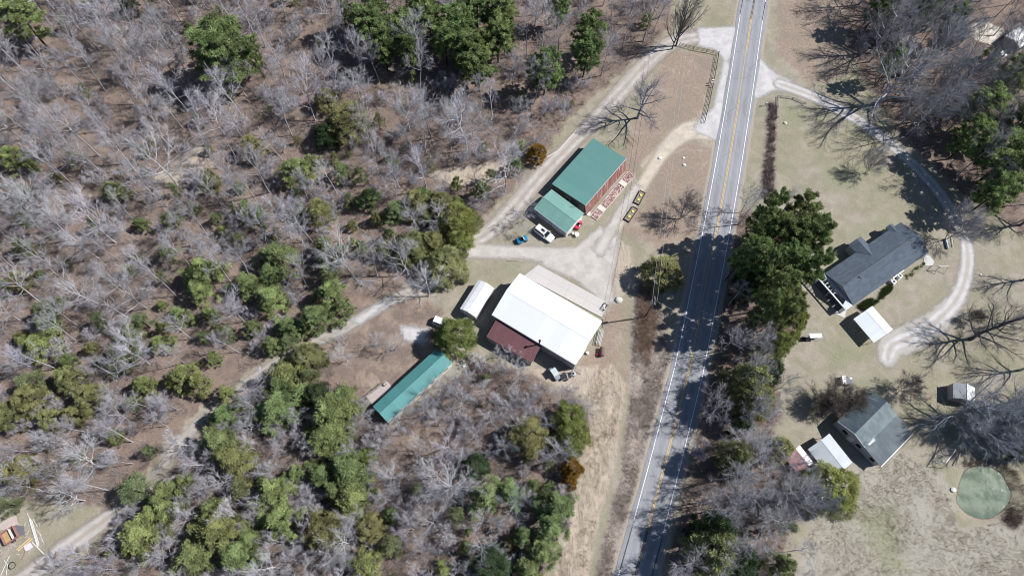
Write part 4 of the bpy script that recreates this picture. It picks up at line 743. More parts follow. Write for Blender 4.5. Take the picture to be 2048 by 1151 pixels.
plank('lumber', 'yellow lumber board, left one of the pair below the box trailer', (33, 1099), (61, 1074), .22, .12, LUM); plank('lumber', 'yellow lumber board, right one of the pair below the box trailer', (36, 1101), (64, 1077), .22, .12, LUM)
plank('lumber', 'reddish thin board lying below the yellow lumber', (51, 1101), (44, 1118), .12, .1, RR); plank('lumber', 'grey board lying right of the crumpled plastic sheet', (65, 1092), (56, 1106), .3, .1, WOOD)
p = gp(24.5, 1130); t = thing('hose_coil', 'black hoop of hose on bare ground at the lower left', 'hose', (p.x, p.y, 0)); mb = MB()
for k_ in range(3): mb.tube([((.55+.05*k_)*math.cos(a), (.55+.03*k_)*math.sin(a), .05+.05*k_) for a in np.linspace(0, 2*math.pi, 25)], .035, 6, False)
mb.build('hose', BLACK, t)
rs = np.random.RandomState(5); p = gp(30, 1085); mb = MB()
for i in range(70):
    x, y = rs.normal(0, 2.2), rs.normal(0, 1.5); mb.box((x, y, .06), (rs.uniform(.15, .9), rs.uniform(.06, .2), .06), rs.uniform(0, 3))
struct(tag(mb.build('debris', simple('mixed_debris', (.42, .35, .31), .9, var=.4, sc=1), loc=(p.x, p.y, 0)), 'scattered wood scraps around the open box trailer', 'debris'), 'stuff')
# distant white van and boat cover at the upper right edge
car('parked_van', 'white van half hidden by branches at the upper right edge', 'van', 1998, 112, .5, 4.8, 1.9, 1.8, WPAINT, sunroof=False); 
p = gp(2036, 78, 1.5); t = thing('shed', 'white metal roof seen through bare branches at the top right edge', 'shed', (p.x, p.y, 0), .6)
MB().slab([(-3.2, -2.4, 2.4), (3.2, -2.4, 2.4), (3.2, 0, 3.0), (-3.2, 0, 3.0)], .08).build('roof', WROOF, t); MB().slab([(-3.2, 0, 3.0), (3.2, 0, 3.0), (3.2, 2.4, 2.4), (-3.2, 2.4, 2.4)], .08).build('roof', WROOF, t); MB().box((0, 0, 1.15), (6, 4.4, 2.3)).build('wall', SID, t)

# utility pole and wires
B_ = gp(1289, 634); T_ = gp(1311.5, 600, 10.4); pt = thing('utility_pole', 'dark wooden utility pole with a transformer beside the road', 'utility pole', (B_.x, B_.y, 0)); hp = 10.6
MB().tube([(0, 0, -.3), (0, 0, hp)], [.17, .11], 12).build('shaft', PBARK, pt, smooth=True); MB().lathe((-.42, 0, hp-2.2), [(.2, 0), (.26, .05), (.26, .85), (.2, .95)], 14).build('transformer', simple('grey_can', (.35, .37, .38), .5), pt)
MB().bar((-.1, -.9, hp-.6), (.1, .9, hp-.6), .1).build('crossarm', WOOD, pt)
for y in (-.8, 0, .8): MB().lathe((0, y, hp-.55+(.6 if y == 0 else 0)), [(.05, 0), (.07, .08), (.04, .2)], 8).build('insulator', WHITE, pt)
MB().bar((0, 0, 7.5), (1.9, .9, 0), .025).build('guy_wire', CHROME, pt)
def wire(label, a_, b_, sag, r_=.022):
    A, B = Vector(a_), Vector(b_); o = MB().tube([tuple((B-A)*t_-Vector((0, 0, 4*sag*t_*(1-t_)))) for t_ in np.linspace(0, 1, 25)], r_, 5).build('power_line', simple('wire_grey', (.4, .4, .4), .5), loc=tuple(A)); tag(o, label, 'wire')
top = Vector((B_.x, B_.y, hp-.5)); h2 = gp(1752, 800, 4.0)
wire('single thin power line crossing the road from the pole towards the dark roofed house', tuple(top), (h2.x, h2.y, 4.0), 2.2)
far_ = gp(1390, -60, 9.5); wire('thin power line leaving the pole upwards, left of the two', tuple(top+Vector((0, -.0, 0))-Vector((.5, 0, .1))), tuple(far_-Vector((.5, 0, 0))), 1.2); wire('thin power line leaving the pole upwards, right of the two', tuple(top+Vector((.5, 0, .0))), tuple(far_+Vector((.5, 0, 0))), 1.4)

# ------------------------------------------------------------------ leafless trees
def grow(seed, h, clear, spread, nl, up, fine=1.0, stems=1, lean=0.0, rtrunk=.2, lt=.44):
    """returns trunk builder (stem + main limbs) and crown builder (branches + twigs)"""
    rg = random.Random(seed); T, C_ = MB(), MB()
    def line(p, d, L, n, wander, lift):
        pts = [p.copy()]; d = d.normalized()
        for i in range(n):
            d = (d+Vector((rg.gauss(0, wander), rg.gauss(0, wander), rg.gauss(0, wander)+lift))).normalized(); pts.append(pts[-1]+d*L/n)
        return pts
    def side(d, ang):
        a = rg.uniform(0, 2*math.pi); u = d.orthogonal().normalized(); v = d.cross(u); s_ = u*math.cos(a)+v*math.sin(a); return (d*math.cos(ang)+s_*math.sin(ang)).normalized()
    def at(pts, t): x = t*(len(pts)-1); i = min(int(x), len(pts)-2); return pts[i].lerp(pts[i+1], x-i), (pts[i+1]-pts[i]).normalized()
    def twig(p, d, L):
        pts = line(p, d, L, 2, .18, .05); C_.tube(pts, [.013, .009, .003], 3, False)
    def sub(p, d, L, r):
        pts = line(p, d, L, 3, .16, .06); r = min(r, .035); C_.tube(pts, [r, r*.75, r*.5, .008], 3, False)
        for k in range(int((5+L*2.7)*fine)):
            q_, dd = at(pts, rg.uniform(.2, 1)); twig(q_, side(dd, rg.uniform(.4, .95)), rg.uniform(.5, 1.1)*min(1.3, L*.5+.35))
    for s_ in range(stems):
        d0 = Vector((rg.gauss(0, .05+.22*(stems > 1))+lean, rg.gauss(0, .05+.22*(stems > 1)), 1)); tr = line(Vector((0, 0, -.25)), d0, h*rg.uniform(.85, 1), 8, .05, .06)
        R0 = rtrunk*h/14/(1 if stems == 1 else 1.5); R0 *= .8; T.tube(tr, [R0*(1.25 if i == 0 else 1-i/8*.86) for i in range(9)], 7, False)
        for i in range(nl):
            t = clear+(1-clear)*((i+rg.random()*.8)/nl)**1.1; t = min(t, .99); p, dd = at(tr, t); L = spread*(1.15-.75*((t-clear)/(1-clear)))*rg.uniform(.7, 1.15)
            a = 2.4*i+rg.uniform(-.5, .5); out = Vector((math.cos(a), math.sin(a), up*rg.uniform(.6, 1.3))); r = R0*(1-t*.8)*lt+.018
            pts = line(p, out, L, 5, .14, .09); (T if r > .05 else C_).tube(pts, [r*(1-j/5*.8) for j in range(6)], 5, False)
            for k in range(int(4+L*1.7)):
                tt = rg.uniform(.22, 1); q_, d2 = at(pts, tt); sub(q_, side(d2, rg.uniform(.35, .85)), L*rg.uniform(.28, .5)*(1.25-tt*.6), max(.02, r*.42*(1.1-tt*.6)))
        for k in range(int(5*fine)+2): q_, d2 = at(tr, rg.uniform(.75, 1)); sub(q_, side(d2, .5), spread*.3, .025)
    return T, C_
def variant(name, **kw):
    T, C_ = grow(**kw); return (T.mesh('trunk', BARK, True), C_.mesh('crown', TWIG), kw['h'])
TALL = [variant('t', seed=10+i, h=16, clear=.42+.06*(i % 3), spread=5.2, nl=13, up=.9, fine=.9) for i in range(5)]
WIDE = [variant('w', seed=30+i, h=13, clear=.26, spread=7.0, nl=15, up=.55, fine=.95, rtrunk=.26) for i in range(4)]
MID = [variant('m', seed=50+i, h=9, clear=.25, spread=3.8, nl=11, up=.7, fine=1.0, rtrunk=.17) for i in range(3)]
SMALL = [variant('s', seed=70+i, h=4.6, clear=.12, spread=2.2, nl=7, up=.8, fine=1.3, stems=3, rtrunk=.2) for i in range(4)]
DENSE = [variant('d', seed=80+i, h=6, clear=.08, spread=4.2, nl=17, up=.8, fine=2.0, stems=2) for i in range(2)]
FAN = [variant('f', seed=90+i, h=15, clear=.12, spread=8.0, nl=20, up=1.0, fine=1.6, stems=2, rtrunk=.24) for i in range(2)]
BIG = [variant('g', seed=200+i, h=18, clear=.16, spread=10.5, nl=17, up=.75, fine=1.15, rtrunk=.46, lt=.66) for i in range(3)]
TREES = []                                            # (object, base px, kind phrase)
def put(name, var, x, y, z, s, col, rz, sxy=1.0, tilt=None):
    me_t, me_c = var[0], var[1]; t = bpy.data.objects.new(name, None); COL.objects.link(t); t.location = (x, y, z); t.empty_display_size = .3
    t.rotation_euler = (*(tilt or (0, 0)), rz); t.scale = (s*sxy, s*sxy, s)
    for nm, me_ in (('trunk', me_t), ('crown', me_c)):
        o = bpy.data.objects.new(nm, me_); COL.objects.link(o); o.parent = t; o.color = (*col, 1)
    return t
def put_px(name, var, px, py, h, col, r=None, basepx=False, fc=.62, tilt=None):
    """px,py: where the photograph shows the crown's middle (or the foot when basepx)"""
    p = gp(px, py, 0) if basepx else gp(px, py, h*fc); s = h/var[2]
    t = put(name, var, p.x, p.y, ground_z(p.x, p.y), s, col, RS.uniform(0, 6.28), r or 1.0, tilt); return t

# ------------------------------------------------------------------ evergreens
def needles(seed, kind):
    rg = np.random.RandomState(seed); VV, FF, TT = [], [], []
    cl = []                                           # clumps: centre, radius
    if kind == 'pine':
        h, R = 10.0, 3.0
        for i in range(30):                           # needle tufts strung along tiers of limbs
            z = 3.4+6.2*(i/29)+rg.uniform(-.2, .2); f = (z-3.2)/6.8; rad = R*math.sqrt(max(.04, 1-((f-.3)/.74)**2))*rg.uniform(.72, 1.18); a = 2.4*i+rg.uniform(-.4, .4)
            for k in (.38, .56, .72, .86, 1.0):
                aa = a+rg.normal()*.13; cl.append((k*rad*math.cos(aa), k*rad*math.sin(aa), z+.55*k*rg.uniform(.3, 1.1), rg.uniform(.26, .50)+.12*(1-k)))
                if k > .5: ab = aa+rg.choice([-1, 1])*rg.uniform(.18, .4); cl.append((k*rad*.92*math.cos(ab), k*rad*.92*math.sin(ab), z+.3*k, rg.uniform(.24, .42)))
        cl.append((0, 0, 9.8, .4))
    elif kind == 'young':
        h, R = 7.0, 2.6
        for i in range(105):
            z = rg.uniform(1.0, 6.8); rad = R*(1-((z-.6)/6.6)**1.8)+.15; k = math.sqrt(rg.uniform(.25, 1)); a = rg.uniform(0, 6.28); wob = 1+.25*math.sin(2*a+seed)+.24*math.sin(5*a+seed)
            cl.append((k*rad*wob*math.cos(a), k*rad*wob*math.sin(a), z, rg.uniform(.28, .62)))
    elif kind == 'sparse':
        h, R = 7.0, 2.4
        for i in range(55):
            z = rg.uniform(1.0, 6.7); rad = R*(1-((z-.6)/6.8)**1.6)+.1; k = math.sqrt(rg.uniform(.05, 1)); a = rg.uniform(0, 6.28)
            cl.append((k*rad*math.cos(a), k*rad*math.sin(a), z, rg.uniform(.35, .7)))
    else:                                             # cedar: dense rounded cone
        h, R = 7.0, 2.5
        for i in range(150):
            z = rg.uniform(.5, 6.9); rad = R*math.sqrt(max(0.02, 1-(z/7.1)**2.0)); k = math.sqrt(rg.uniform(.45, 1)); a = rg.uniform(0, 6.28); wob = 1+.08*math.sin(4*a+seed)+.06*math.sin(9*a)
            cl.append((k*rad*wob*math.cos(a), k*rad*wob*math.sin(a), z, rg.uniform(.32, .55)))
    per = {'pine': 85, 'young': 105, 'sparse': 75, 'cedar': 105}[kind]; sz = {'pine': .145, 'young': .125, 'sparse': .12, 'cedar': .105}[kind]
    for (cx, cy, cz, cr) in cl:
        n = per; u = rg.normal(size=(n, 3)); u /= np.linalg.norm(u, axis=1)[:, None]; u[:, 2] = u[:, 2]*.62+.18; rr = cr*rg.uniform(.35, 1.08, n)[:, None]
        P_ = np.array([cx, cy, cz])+u*rr; d = u+rg.normal(size=(n, 3))*.45+np.array([cx, cy, 0])/max(.5, math.hypot(cx, cy))*.25; d /= np.linalg.norm(d, axis=1)[:, None]
        s_ = np.cross(d, rg.normal(size=(n, 3))*.75+np.array([0.15, 0, 1])); s_ /= np.linalg.norm(s_, axis=1)[:, None]; L = sz*rg.uniform(1.3, 2.9, n)[:, None]; W_ = sz*rg.uniform(.5, .9, n)[:, None]
        tri = np.stack([P_-s_*W_*.5-d*L*.4, P_+s_*W_*.5-d*L*.4, P_+d*L*.6], 1).reshape(-1, 3); VV.append(tri); TT.append(np.repeat(np.full(n, rg.uniform(0, 1)), 3))
    V_ = np.concatenate(VV); F_ = np.arange(len(V_)).reshape(-1, 3); me_ = np_mesh('crown', V_, F_, FOL); a = me_.attributes.new('tone', 'FLOAT', 'POINT')
    tt = np.concatenate(TT)
    if len(me_.vertices) == len(tt): a.data.foreach_set('value', tt.astype(np.float32))
    T = MB(); T.tube([(0, 0, -.25), (0.05, 0, h*.5), (0, .05, h*.93)], [.17 if kind == 'pine' else .12, .11, .03], 7, False)
    rr_ = random.Random(seed)
    for i in range(16 if kind in ('pine', 'sparse') else 8):
        z = rr_.uniform(.35, .9)*h; a_ = rr_.uniform(0, 6.28); L = R*rr_.uniform(.5, .9)*(1.2-z/h); T.tube([(0, 0, z), (L*.5*math.cos(a_), L*.5*math.sin(a_), z+.25), (L*math.cos(a_), L*math.sin(a_), z+.6)], [.045, .03, .012], 4, False)
    return (T.mesh('trunk', PBARK, True), me_, h, R)
EV = {'pine': [needles(100+i, 'pine') for i in range(4)], 'young': [needles(120+i, 'young') for i in range(4)], 'cedar': [needles(140+i, 'cedar') for i in range(3)], 'sparse': [needles(160+i, 'sparse') for i in range(3)]}
KIND = {'p': ('pine', 'pine_tree', (.215, .275, .115), 'tall dark green pine', 'pine'), 'b': ('young', 'pine_tree', (.27, .31, .13), 'bright yellow green young pine', 'pine'), 'g': ('young', 'pine_tree', (.215, .27, .12), 'mid green bushy pine', 'pine'),
        'd': ('cedar', 'cedar_tree', (.06, .09, .045), 'very dark green cedar', 'cedar'), 'o': ('cedar', 'cedar_tree', (.245, .25, .115), 'olive green cedar', 'cedar'), 'c': ('cedar', 'cedar_tree', (.19, .225, .075), 'dense green cedar', 'cedar'),
        'r': ('cedar', 'cedar_tree', (.20, .125, .03), 'orange brown cedar', 'cedar'), 'f': ('sparse', 'pine_tree', (.20, .235, .12), 'thin dull green young pine', 'pine')}
LAND = [('green barn', 1176, 342), ('small green garage', 1119, 421), ('white barn', 1094, 638), ('narrow white shed', 954, 598), ('teal trailer home', 830, 775), ('shingled house', 1750, 530), ('white carport', 1746, 648), ('dark roofed house', 1750, 855), ('red roofed shed', 1598, 917), ('pond', 1968, 983), ('black rail fence', 1428, 170), ('utility pole', 1290, 634)]
import re
REG = []
def region(px, py):
    best = min(LAND, key=lambda L_: math.hypot(px-L_[1], py-L_[2])); d = math.hypot(px-best[1], py-best[2])
    if d < 230:
        dx, dy = px-best[1], py-best[2]; w_ = ('right of' if dx > 0 else 'left of') if abs(dx) > abs(dy) else ('below' if dy > 0 else 'above'); return '%s the %s' % (w_, best[0])
    if px > 1420 and py > 380 and px < 1660: return 'in the roadside tree belt'
    if px > 1560: return 'in the upper right woods' if py < 500 else 'on the far right side'
    col_ = ['far left', 'left', 'middle left', 'centre'][min(3, max(0, int(px/270)))]; row = ['top', 'upper', 'middle', 'lower', 'bottom'][min(4, max(0, int(py/231)))]
    return 'in the %s %s woods' % (col_, row)
def ev(kind, lst):
    k = KIND[kind]
    for px, py, r in lst:
        rm = r/(8.6 if kind in 'pocd' else 9.8); vs = EV[k[0]]; v = vs[RS.randint(len(vs))]
        h = {'pine': 11+rm*.95, 'young': 4.2+rm*1.05, 'cedar': 3.4+rm*1.1, 'sparse': 4.2+rm*1.0}[k[0]]; fc = .68 if k[0] == 'pine' else .5
        if 1400 < px < 1700 and py > 390: h = max(h, {'pine': 21, 'young': 12, 'cedar': 13 if px < 1600 and r > 24 else 7, 'sparse': 8}[k[0]]); fc = .74 if k[0] == 'pine' else .6
        p = gp(px, py, h*fc); t = put(k[1], v, p.x, p.y, ground_z(p.x, p.y)-.05, h/v[2], tuple(np.clip(np.array(k[2])*RS.uniform(.85, 1.18)*np.array([RS.uniform(.93, 1.1), 1, 1]), 0, 1)), RS.uniform(0, 6.28), (rm/v[3])/(h/v[2])*1.02)
        t['category'] = k[4]; REG.append((t, px, py, k[3], r))
ev('p', [(42, 33, 40), (441, 94, 60), (736, 45, 34), (690, 18, 20), (764, 87, 30), (806, 55, 34), (858, 38, 38), (917, 45, 35), (955, 15, 34), (1000, 21, 34), (931, 94, 34), (957, 128, 33), (997, 68, 33), (966, 85, 24), (815, 96, 22), (752, 10, 28), (1181, 62, 34), (1176, 100, 30), (1094, 135, 33), (1010, 55, 24), (1120, 5, 22), (507, 111, 13), (890, 78, 28), (840, 4, 28),
         (1546, 412, 24), (1604, 420, 30), (1634, 470, 30), (1608, 470, 34), (1632, 528, 24), (1572, 462, 32), (1530, 455, 24), (1500, 500, 20), (1530, 520, 32), (1580, 520, 30), (1562, 570, 30), (1578, 612, 22), (1540, 610, 20),  (1850, 20, 26), (1950, 270, 34), (2000, 380, 34), (1790, 120, 20), (1764, 10, 26), (1976, 208, 38), (2030, 150, 36), (2021, 313, 52), (1912, 40, 24), (2040, 240, 30)])
ev('b', [(60, 330, 16), (28, 316, 28), (229, 385, 28), (417, 361, 25), (592, 344, 38), (625, 327, 22), (681, 344, 22), (42, 491, 17), (407, 545, 40), (400, 582, 28), (83, 690, 32), (60, 688, 20), (421, 630, 18), (330, 655, 14), (323, 686, 20), (428, 717, 14), (400, 765, 24), (366, 752, 28), (288, 768, 20), (125, 752, 18), (545, 602, 35), (663, 589, 36), (569, 752, 38), (285, 773, 18), (455, 790, 20), (472, 923, 40), (336, 998, 38), (282, 1062, 42), (441, 1059, 48), (663, 830, 50), (655, 872, 42), (690, 820, 34), (707, 994, 40), (551, 985, 42), (565, 1040, 38), (887, 1142, 16), (731, 1127, 30), (418, 1040, 22), (367, 960, 15), (913, 368, 15), (655, 545, 20), (310, 1025, 28), (500, 1075, 26)])
ev('g', [(94, 620, 28), (95, 652, 24), (243, 708, 32), (494, 422, 24), (497, 571, 30), (361, 630, 22), (268, 668, 22), (559, 515, 42), (540, 548, 26), (510, 564, 20), (580, 655, 26), (632, 637, 38), (740, 397, 26), (788, 422, 26), (514, 432, 22), (649, 495, 26), (778, 470, 14), (545, 690, 20), (688, 616, 20), (558, 815, 45), (568, 770, 34), (683, 797, 28), (700, 945, 46), (643, 950, 30), (670, 980, 28), (598, 947, 22), (394, 1110, 38), (475, 1110, 38), (438, 879, 38), (452, 828, 28), (1031, 330, 18), (1112, 1010, 36), (1100, 1050, 34), (1017, 984, 28), (976, 991, 34), (962, 379, 18), (848, 393, 24), (1085, 1100, 30), (1047, 1072, 20), (421, 1018, 20), (386, 415, 12), (504, 655, 18), (1564, 1128, 26), (1055, 1135, 26)])
ev('o', [(695, 243, 46), (653, 200, 24), (504, 295, 24), (834, 408, 30), (882, 408, 26), (823, 495, 35), (865, 488, 28), (893, 530, 38), (146, 762, 26), (62, 800, 30), (16, 831, 26), (180, 794, 26), (150, 830, 18), (102, 838, 20), (615, 717, 30), (41, 943, 28), (650, 1059, 34), (1058, 872, 36), (1438, 1103, 45), (1327, 543, 36), (1564, 896, 22), (1505, 762, 40), (1512, 800, 34), (1490, 790, 26), (1475, 906, 26), (741, 1055, 25), (1980, 112, 20), (640, 425, 28), (40, 560, 20)])
ev('d', [(257, 10, 20), (653, 271, 26), (636, 787, 22), (655, 519, 22), (952, 930, 22), (982, 1134, 34), (1913, 70, 20), (1500, 560, 26), (1478, 925, 24), (1434, 1050, 26), (1485, 845, 22), (2040, 889, 28), (1400, 1066, 20), (1480, 1120, 30), (1535, 745, 28), (1450, 1060, 24)])  # roadside ones: shade on their crowns is put into this dark tone
ev('c', [(1673, 977, 44), (910, 672, 38), (917, 443, 40), (917, 481, 28), (1139, 838, 32), (1142, 872, 34), (734, 913, 16), (1580, 640, 34), (1552, 690, 26), (45, 436, 12), (728, 770, 0.01)][:10])
ev('r', [(1073, 306, 22), (1146, 937, 20), (1140, 960, 16)])
ev('f', [(341, 443, 26), (337, 509, 26), (285, 341, 15), (63, 195, 15), (285, 644, 25), (268, 690, 16), (59, 766, 30), (272, 981, 36), (486, 977, 26), (580, 686, 20), (452, 665, 22), (10, 571, 20), (757, 240, 14), (771, 502, 22), (618, 752, 20), (782, 1090, 26), (914, 1028, 20), (833, 977, 16), (299, 901, 14), (14, 1008, 22), (656, 560, 18), (130, 45, 20), (180, 20, 22), (150, 320, 18), (327, 554, 15), (722, 495, 18), (700, 400, 18), (860, 330, 16), (1578, 1055, 18), (980, 350, 16), (60, 500, 18), (200, 640, 20), (480, 480, 18), (350, 380, 16), (720, 350, 20), (600, 420, 18), (790, 330, 14), (190, 450, 18)])

# ------------------------------------------------------------------ hand-placed leafless trees: foot pixel, height, width factor, tone
G0, PALE, DARKB, BLU = (.93, .92, .94), (1.15, 1.14, 1.15), (.22, .2, .2), (.72, .76, .82)
def bt(vs, lst, nm='bare_tree', phrase='leafless tree'):
    if vs is MID: nm = 'mid_bare_tree'  # same leafless trees, named apart only by their middle-size mesh
    if vs is DENSE: nm = 'bare_bush'
    for px, py, h, wf, col in lst:
        v = vs[RS.randint(len(vs))]; t = put_px(nm, v, px, py, h, col, wf, basepx=True); t['category'] = 'shrub' if nm == 'bare_bush' else 'tree'; REG.append((t, px, py, phrase, h))
bt(BIG, [(1275, 236, 14, .9, (.62, .62, .68)), (1352, 92, 17, .5, (.25, .24, .27)), (1344, 98, 15, .45, (.25, .24, .27))], phrase='large dark grey leafless tree')
bt(BIG, [(1755, 208, 20, 1.0, G0), (1745, 105, 19, .8, G0), (1775, 35, 18, .8, BLU), (1830, 150, 18, .8, G0), (1850, 60, 17, .75, BLU), (1860, 200, 16, .7, BLU), (1800, 250, 13, .6, BLU), (1990, 290, 16, .7, (.5, .52, .58)), (2030, 380, 17, .7, (.4, .4, .45)), (2040, 450, 15, .7, (.35, .35, .4)), (1810, 60, 17, .8, BLU), (1860, 110, 16, .9, BLU), (1900, 190, 16, .8, BLU), (1860, 240, 15, .7, BLU), (1760, 60, 15, .8, G0)], phrase='large spreading leafless tree with pale limbs')
bt(FAN, [(1729, 347, 8, .9, (.6, .6, .62)), (1360, 437, 9, 1.0, (.42, .38, .38)), (1889, 480, 13, .85, (.62, .63, .68))], phrase='small leafless tree with upswept branches')
bt(BIG, [(1940, 678, 14, 1.05, (.24, .23, .27)), (1905, 832, 15, 1.0, BLU), (1990, 850, 14, .9, BLU), (2035, 800, 14, .8, BLU), (2040, 740, 14, .7, G0), (2045, 560, 13, .6, (.3, .29, .3)), (2030, 640, 14, .6, (.3, .29, .3))], phrase='dark limbed leafless tree')
bt(DENSE, [(1660, 812, 6.5, 1.05, (.36, .31, .27)), (1692, 800, 5.5, .95, (.42, .38, .3)), (1640, 815, 5.5, .9, (.34, .3, .27)), (1800, 780, 6, .9, (.4, .36, .33)), (1940, 640, 4, .8, (.3, .27, .25)), (1915, 850, 8, 1.0, BLU), (1960, 860, 9, 1.0, BLU), (2010, 835, 9, 1.0, BLU), (2035, 880, 8, 1.0, BLU), (2000, 880, 7, 1, BLU)], phrase='dense dark leafless bush')
bt(WIDE, [(884, 800, 10, .7, G0), (852, 832, 10, .65, G0), (918, 768, 9, .65, G0)], phrase='grey leafless tree beside the trailer')
bt(BIG, [(1560, 1000, 13, .85, (1, 1, 1.02)), (1590, 990, 11, .75, G0), (1530, 1040, 11, .8, G0), (1545, 1010, 11, .7, G0), (1600, 1005, 12, .7, BLU)], phrase='spreading leafless tree with grey limbs')
bt(TALL, [(1500, 720, 16, .8, G0), (1490, 760, 15, .8, G0), (1480, 830, 16, .8, G0), (1470, 900, 15, .8, G0), (1455, 950, 16, .8, G0), (1440, 1000, 15, .8, G0), (1430, 1040, 16, .8, G0), (1415, 1085, 16, .8, G0), (1450, 1100, 15, .8, G0), (1400, 1140, 15, .8, G0), (1500, 660, 15, .8, G0), (1452, 900, 15, .8, G0), (1432, 960, 15, .8, G0), (1420, 1020, 15, .8, G0), (1470, 760, 15, .8, G0), (1460, 845, 15, .8, G0), (1475, 700, 15, .8, G0), (1405, 1110, 15, .8, G0), (1490, 930, 16, .8, G0), (1470, 1010, 16, .8, G0), (1470, 800, 14, .8, G0)], phrase='thin tall leafless tree')
bt(MID, [(1465, 880, 9, 1.2, PALE), (1480, 870, 8, 1.1, G0), (1500, 885, 9, 1.1, G0), (1495, 690, 8, 1.15, PALE), (1480, 680, 7, 1.0, G0), (1500, 1076, 10, 1.1, PALE), (1520, 1040, 9, 1.1, PALE), (1470, 960, 9, 1.1, G0), (1440, 985, 9, 1.0, G0), (1510, 960, 9, 1.1, PALE), (1420, 1000, 8, .9, G0), (1530, 1120, 9, 1, G0), (1590, 1100, 8, 1, G0), (1500, 910, 8, 1, G0), (1530, 840, 7, 1, G0), (1535, 1000, 10, 1, PALE)], phrase='leafless tree')
bt(WIDE, [(1000, 130, 14, .8, PALE)][:0]+[(858, 592, 10, .95, PALE), (820, 262, 14, .8, PALE), (905, 275, 14, .75, PALE), (705, 552, 15, .9, PALE), (880, 462, 10, .85, PALE), (198, 608, 13, .8, PALE), (355, 372, 19, .75, PALE), (282, 700, 12, .8, PALE), (205, 935, 12, .9, PALE), (170, 1000, 11, .9, PALE), (905, 975, 13, .95, PALE), (700, 1085, 11, .9, PALE), (560, 1135, 11, .9, PALE), (150, 480, 14, .8, PALE), (75, 420, 14, .8, PALE), (40, 640, 12, .8, PALE), (60, 960, 10, .8, PALE), (690, 690, 7, .7, G0), (695, 722, 7.5, .8, PALE), (790, 700, 6.5, .8, G0), (760, 690, 6, .8, G0), (1030, 1010, 10, .9, BLU), (965, 1090, 10, .8, G0), (870, 1050, 9, .9, G0)], phrase='spreading leafless tree with white limbs')
bt(MID, [(1035, 760, 8.5, 1.1, G0), (1000, 745, 7, 1.1, G0), (970, 790, 7, 1.2, G0), (925, 815, 8.5, 1.3, G0), (880, 850, 8, 1.2, G0), (985, 850, 8, 1.2, G0), (940, 760, 6.5, 1.0, G0), (1015, 820, 8, 1.1, G0), (1060, 815, 8, 1.1, BLU), (900, 790, 6, 1.0, G0), (1075, 790, 7, 1, G0), (800, 870, 7, 1.2, G0), (745, 845, 6, 1.2, BLU), (760, 900, 7, 1.1, G0), (840, 900, 7, 1.2, G0), (1090, 850, 7, 1.1, BLU), (1010, 905, 8, 1.1, BLU), (950, 880, 7, 1.1, G0), (860, 810, 6, 1.0, G0), (820, 830, 6, 1, G0), (1045, 445, 5.5, 1.1, G0), (1052, 470, 5, 1.1, G0), (1025, 455, 5.5, 1, G0), (1060, 425, 5.5, 1, BLU), (915, 560, 5, 1, G0), (1020, 310, 6, 1.1, G0), (1060, 265, 6, 1.1, G0), (1090, 290, 6, 1, G0), (1130, 240, 7, 1, G0), (1040, 235, 8, 1, G0), (995, 715, 5, .9, PALE), (1020, 712, 5, .9, PALE)], phrase='low bushy leafless tree')

# ------------------------------------------------------------------ filling the woods
def in_poly(x, y, P): return poly_sd(np.array([x]), np.array([y]), P)[0]
taken = [(t.location.x, t.location.y, 2.4) for t, *_ in REG]
CLEAR = [pw(c_) for c_ in ([(640, 610), (700, 560), (800, 545), (830, 590), (720, 650), (660, 660)], [(690, 660), (880, 610), (900, 720), (760, 800), (700, 800), (660, 740)], [(0, 1010), (160, 1000), (230, 1030), (60, 1151), (-200, 1400), (-300, 1000)], [(400, 800), (440, 790), (380, 880), (320, 940), (300, 900)], [(780, 840), (880, 840), (930, 880), (800, 930), (760, 880)], [(840, 345), (1050, 315), (1000, 372), (860, 385)], [(310, 350), (400, 285), (430, 330), (340, 378)])]
PLINES = [[(1450, 72), (1340, 88), (1240, 185), (1130, 300), (1030, 412), (935, 492), (860, 572), (740, 625), (640, 680), (510, 755), (420, 822), (340, 910), (215, 1035), (100, 1118)], [(1560, 165), (1690, 225), (1820, 322), (1905, 425), (1935, 530), (1875, 640), (1785, 690)]]
PLW = [pw(l) for l in PLINES]
BW = [(gp(*p, 0).x, gp(*p, 0).y, r) for p, r in (((1165, 345), 12), ((1115, 425), 8), ((1100, 640), 17), ((1030, 680), 8), ((955, 600), 7), ((890, 700), 6), ((830, 770), 5), ((860, 745), 6), ((800, 800), 6), ((885, 650), 5), ((1930, 785), 3))]
def free(x, y, gap):
    for l in PLW:
        for a, b in zip(l[:-1], l[1:]):
            dx, dy = b[0]-a[0], b[1]-a[1]; t = max(0, min(1, ((x-a[0])*dx+(y-a[1])*dy)/(dx*dx+dy*dy))); 
            if math.hypot(x-a[0]-t*dx, y-a[1]-t*dy) < 2.6: return False
    for bx, by, br in BW:
        if math.hypot(x-bx, y-by) < br: return False
    for bx, by, br in taken:
        if math.hypot(x-bx, y-by) < gap: return False
    return True
def scatter(P, n, gap, rg, clear=True):
    X = [p[0] for p in P]; Y_ = [p[1] for p in P]; out = []; tries = 0
    while len(out) < n and tries < n*60:
        tries += 1; px, py = rg.uniform(-40, 2088), rg.uniform(-45, 1200); g_ = gp(px, py); x, y = g_.x, g_.y
        if in_poly(x, y, P) < .5 or not free(x, y, gap): continue
        if clear and any(in_poly(x, y, c_) > 0 for c_ in CLEAR): continue
        taken.append((x, y, gap)); out.append((px, py, x, y))
    return out
rg = random.Random(11); nb_ = 0
def tone(): k = rg.uniform(.78, 1.12); return (k, k*rg.uniform(.95, .99), k*rg.uniform(.98, 1.03))
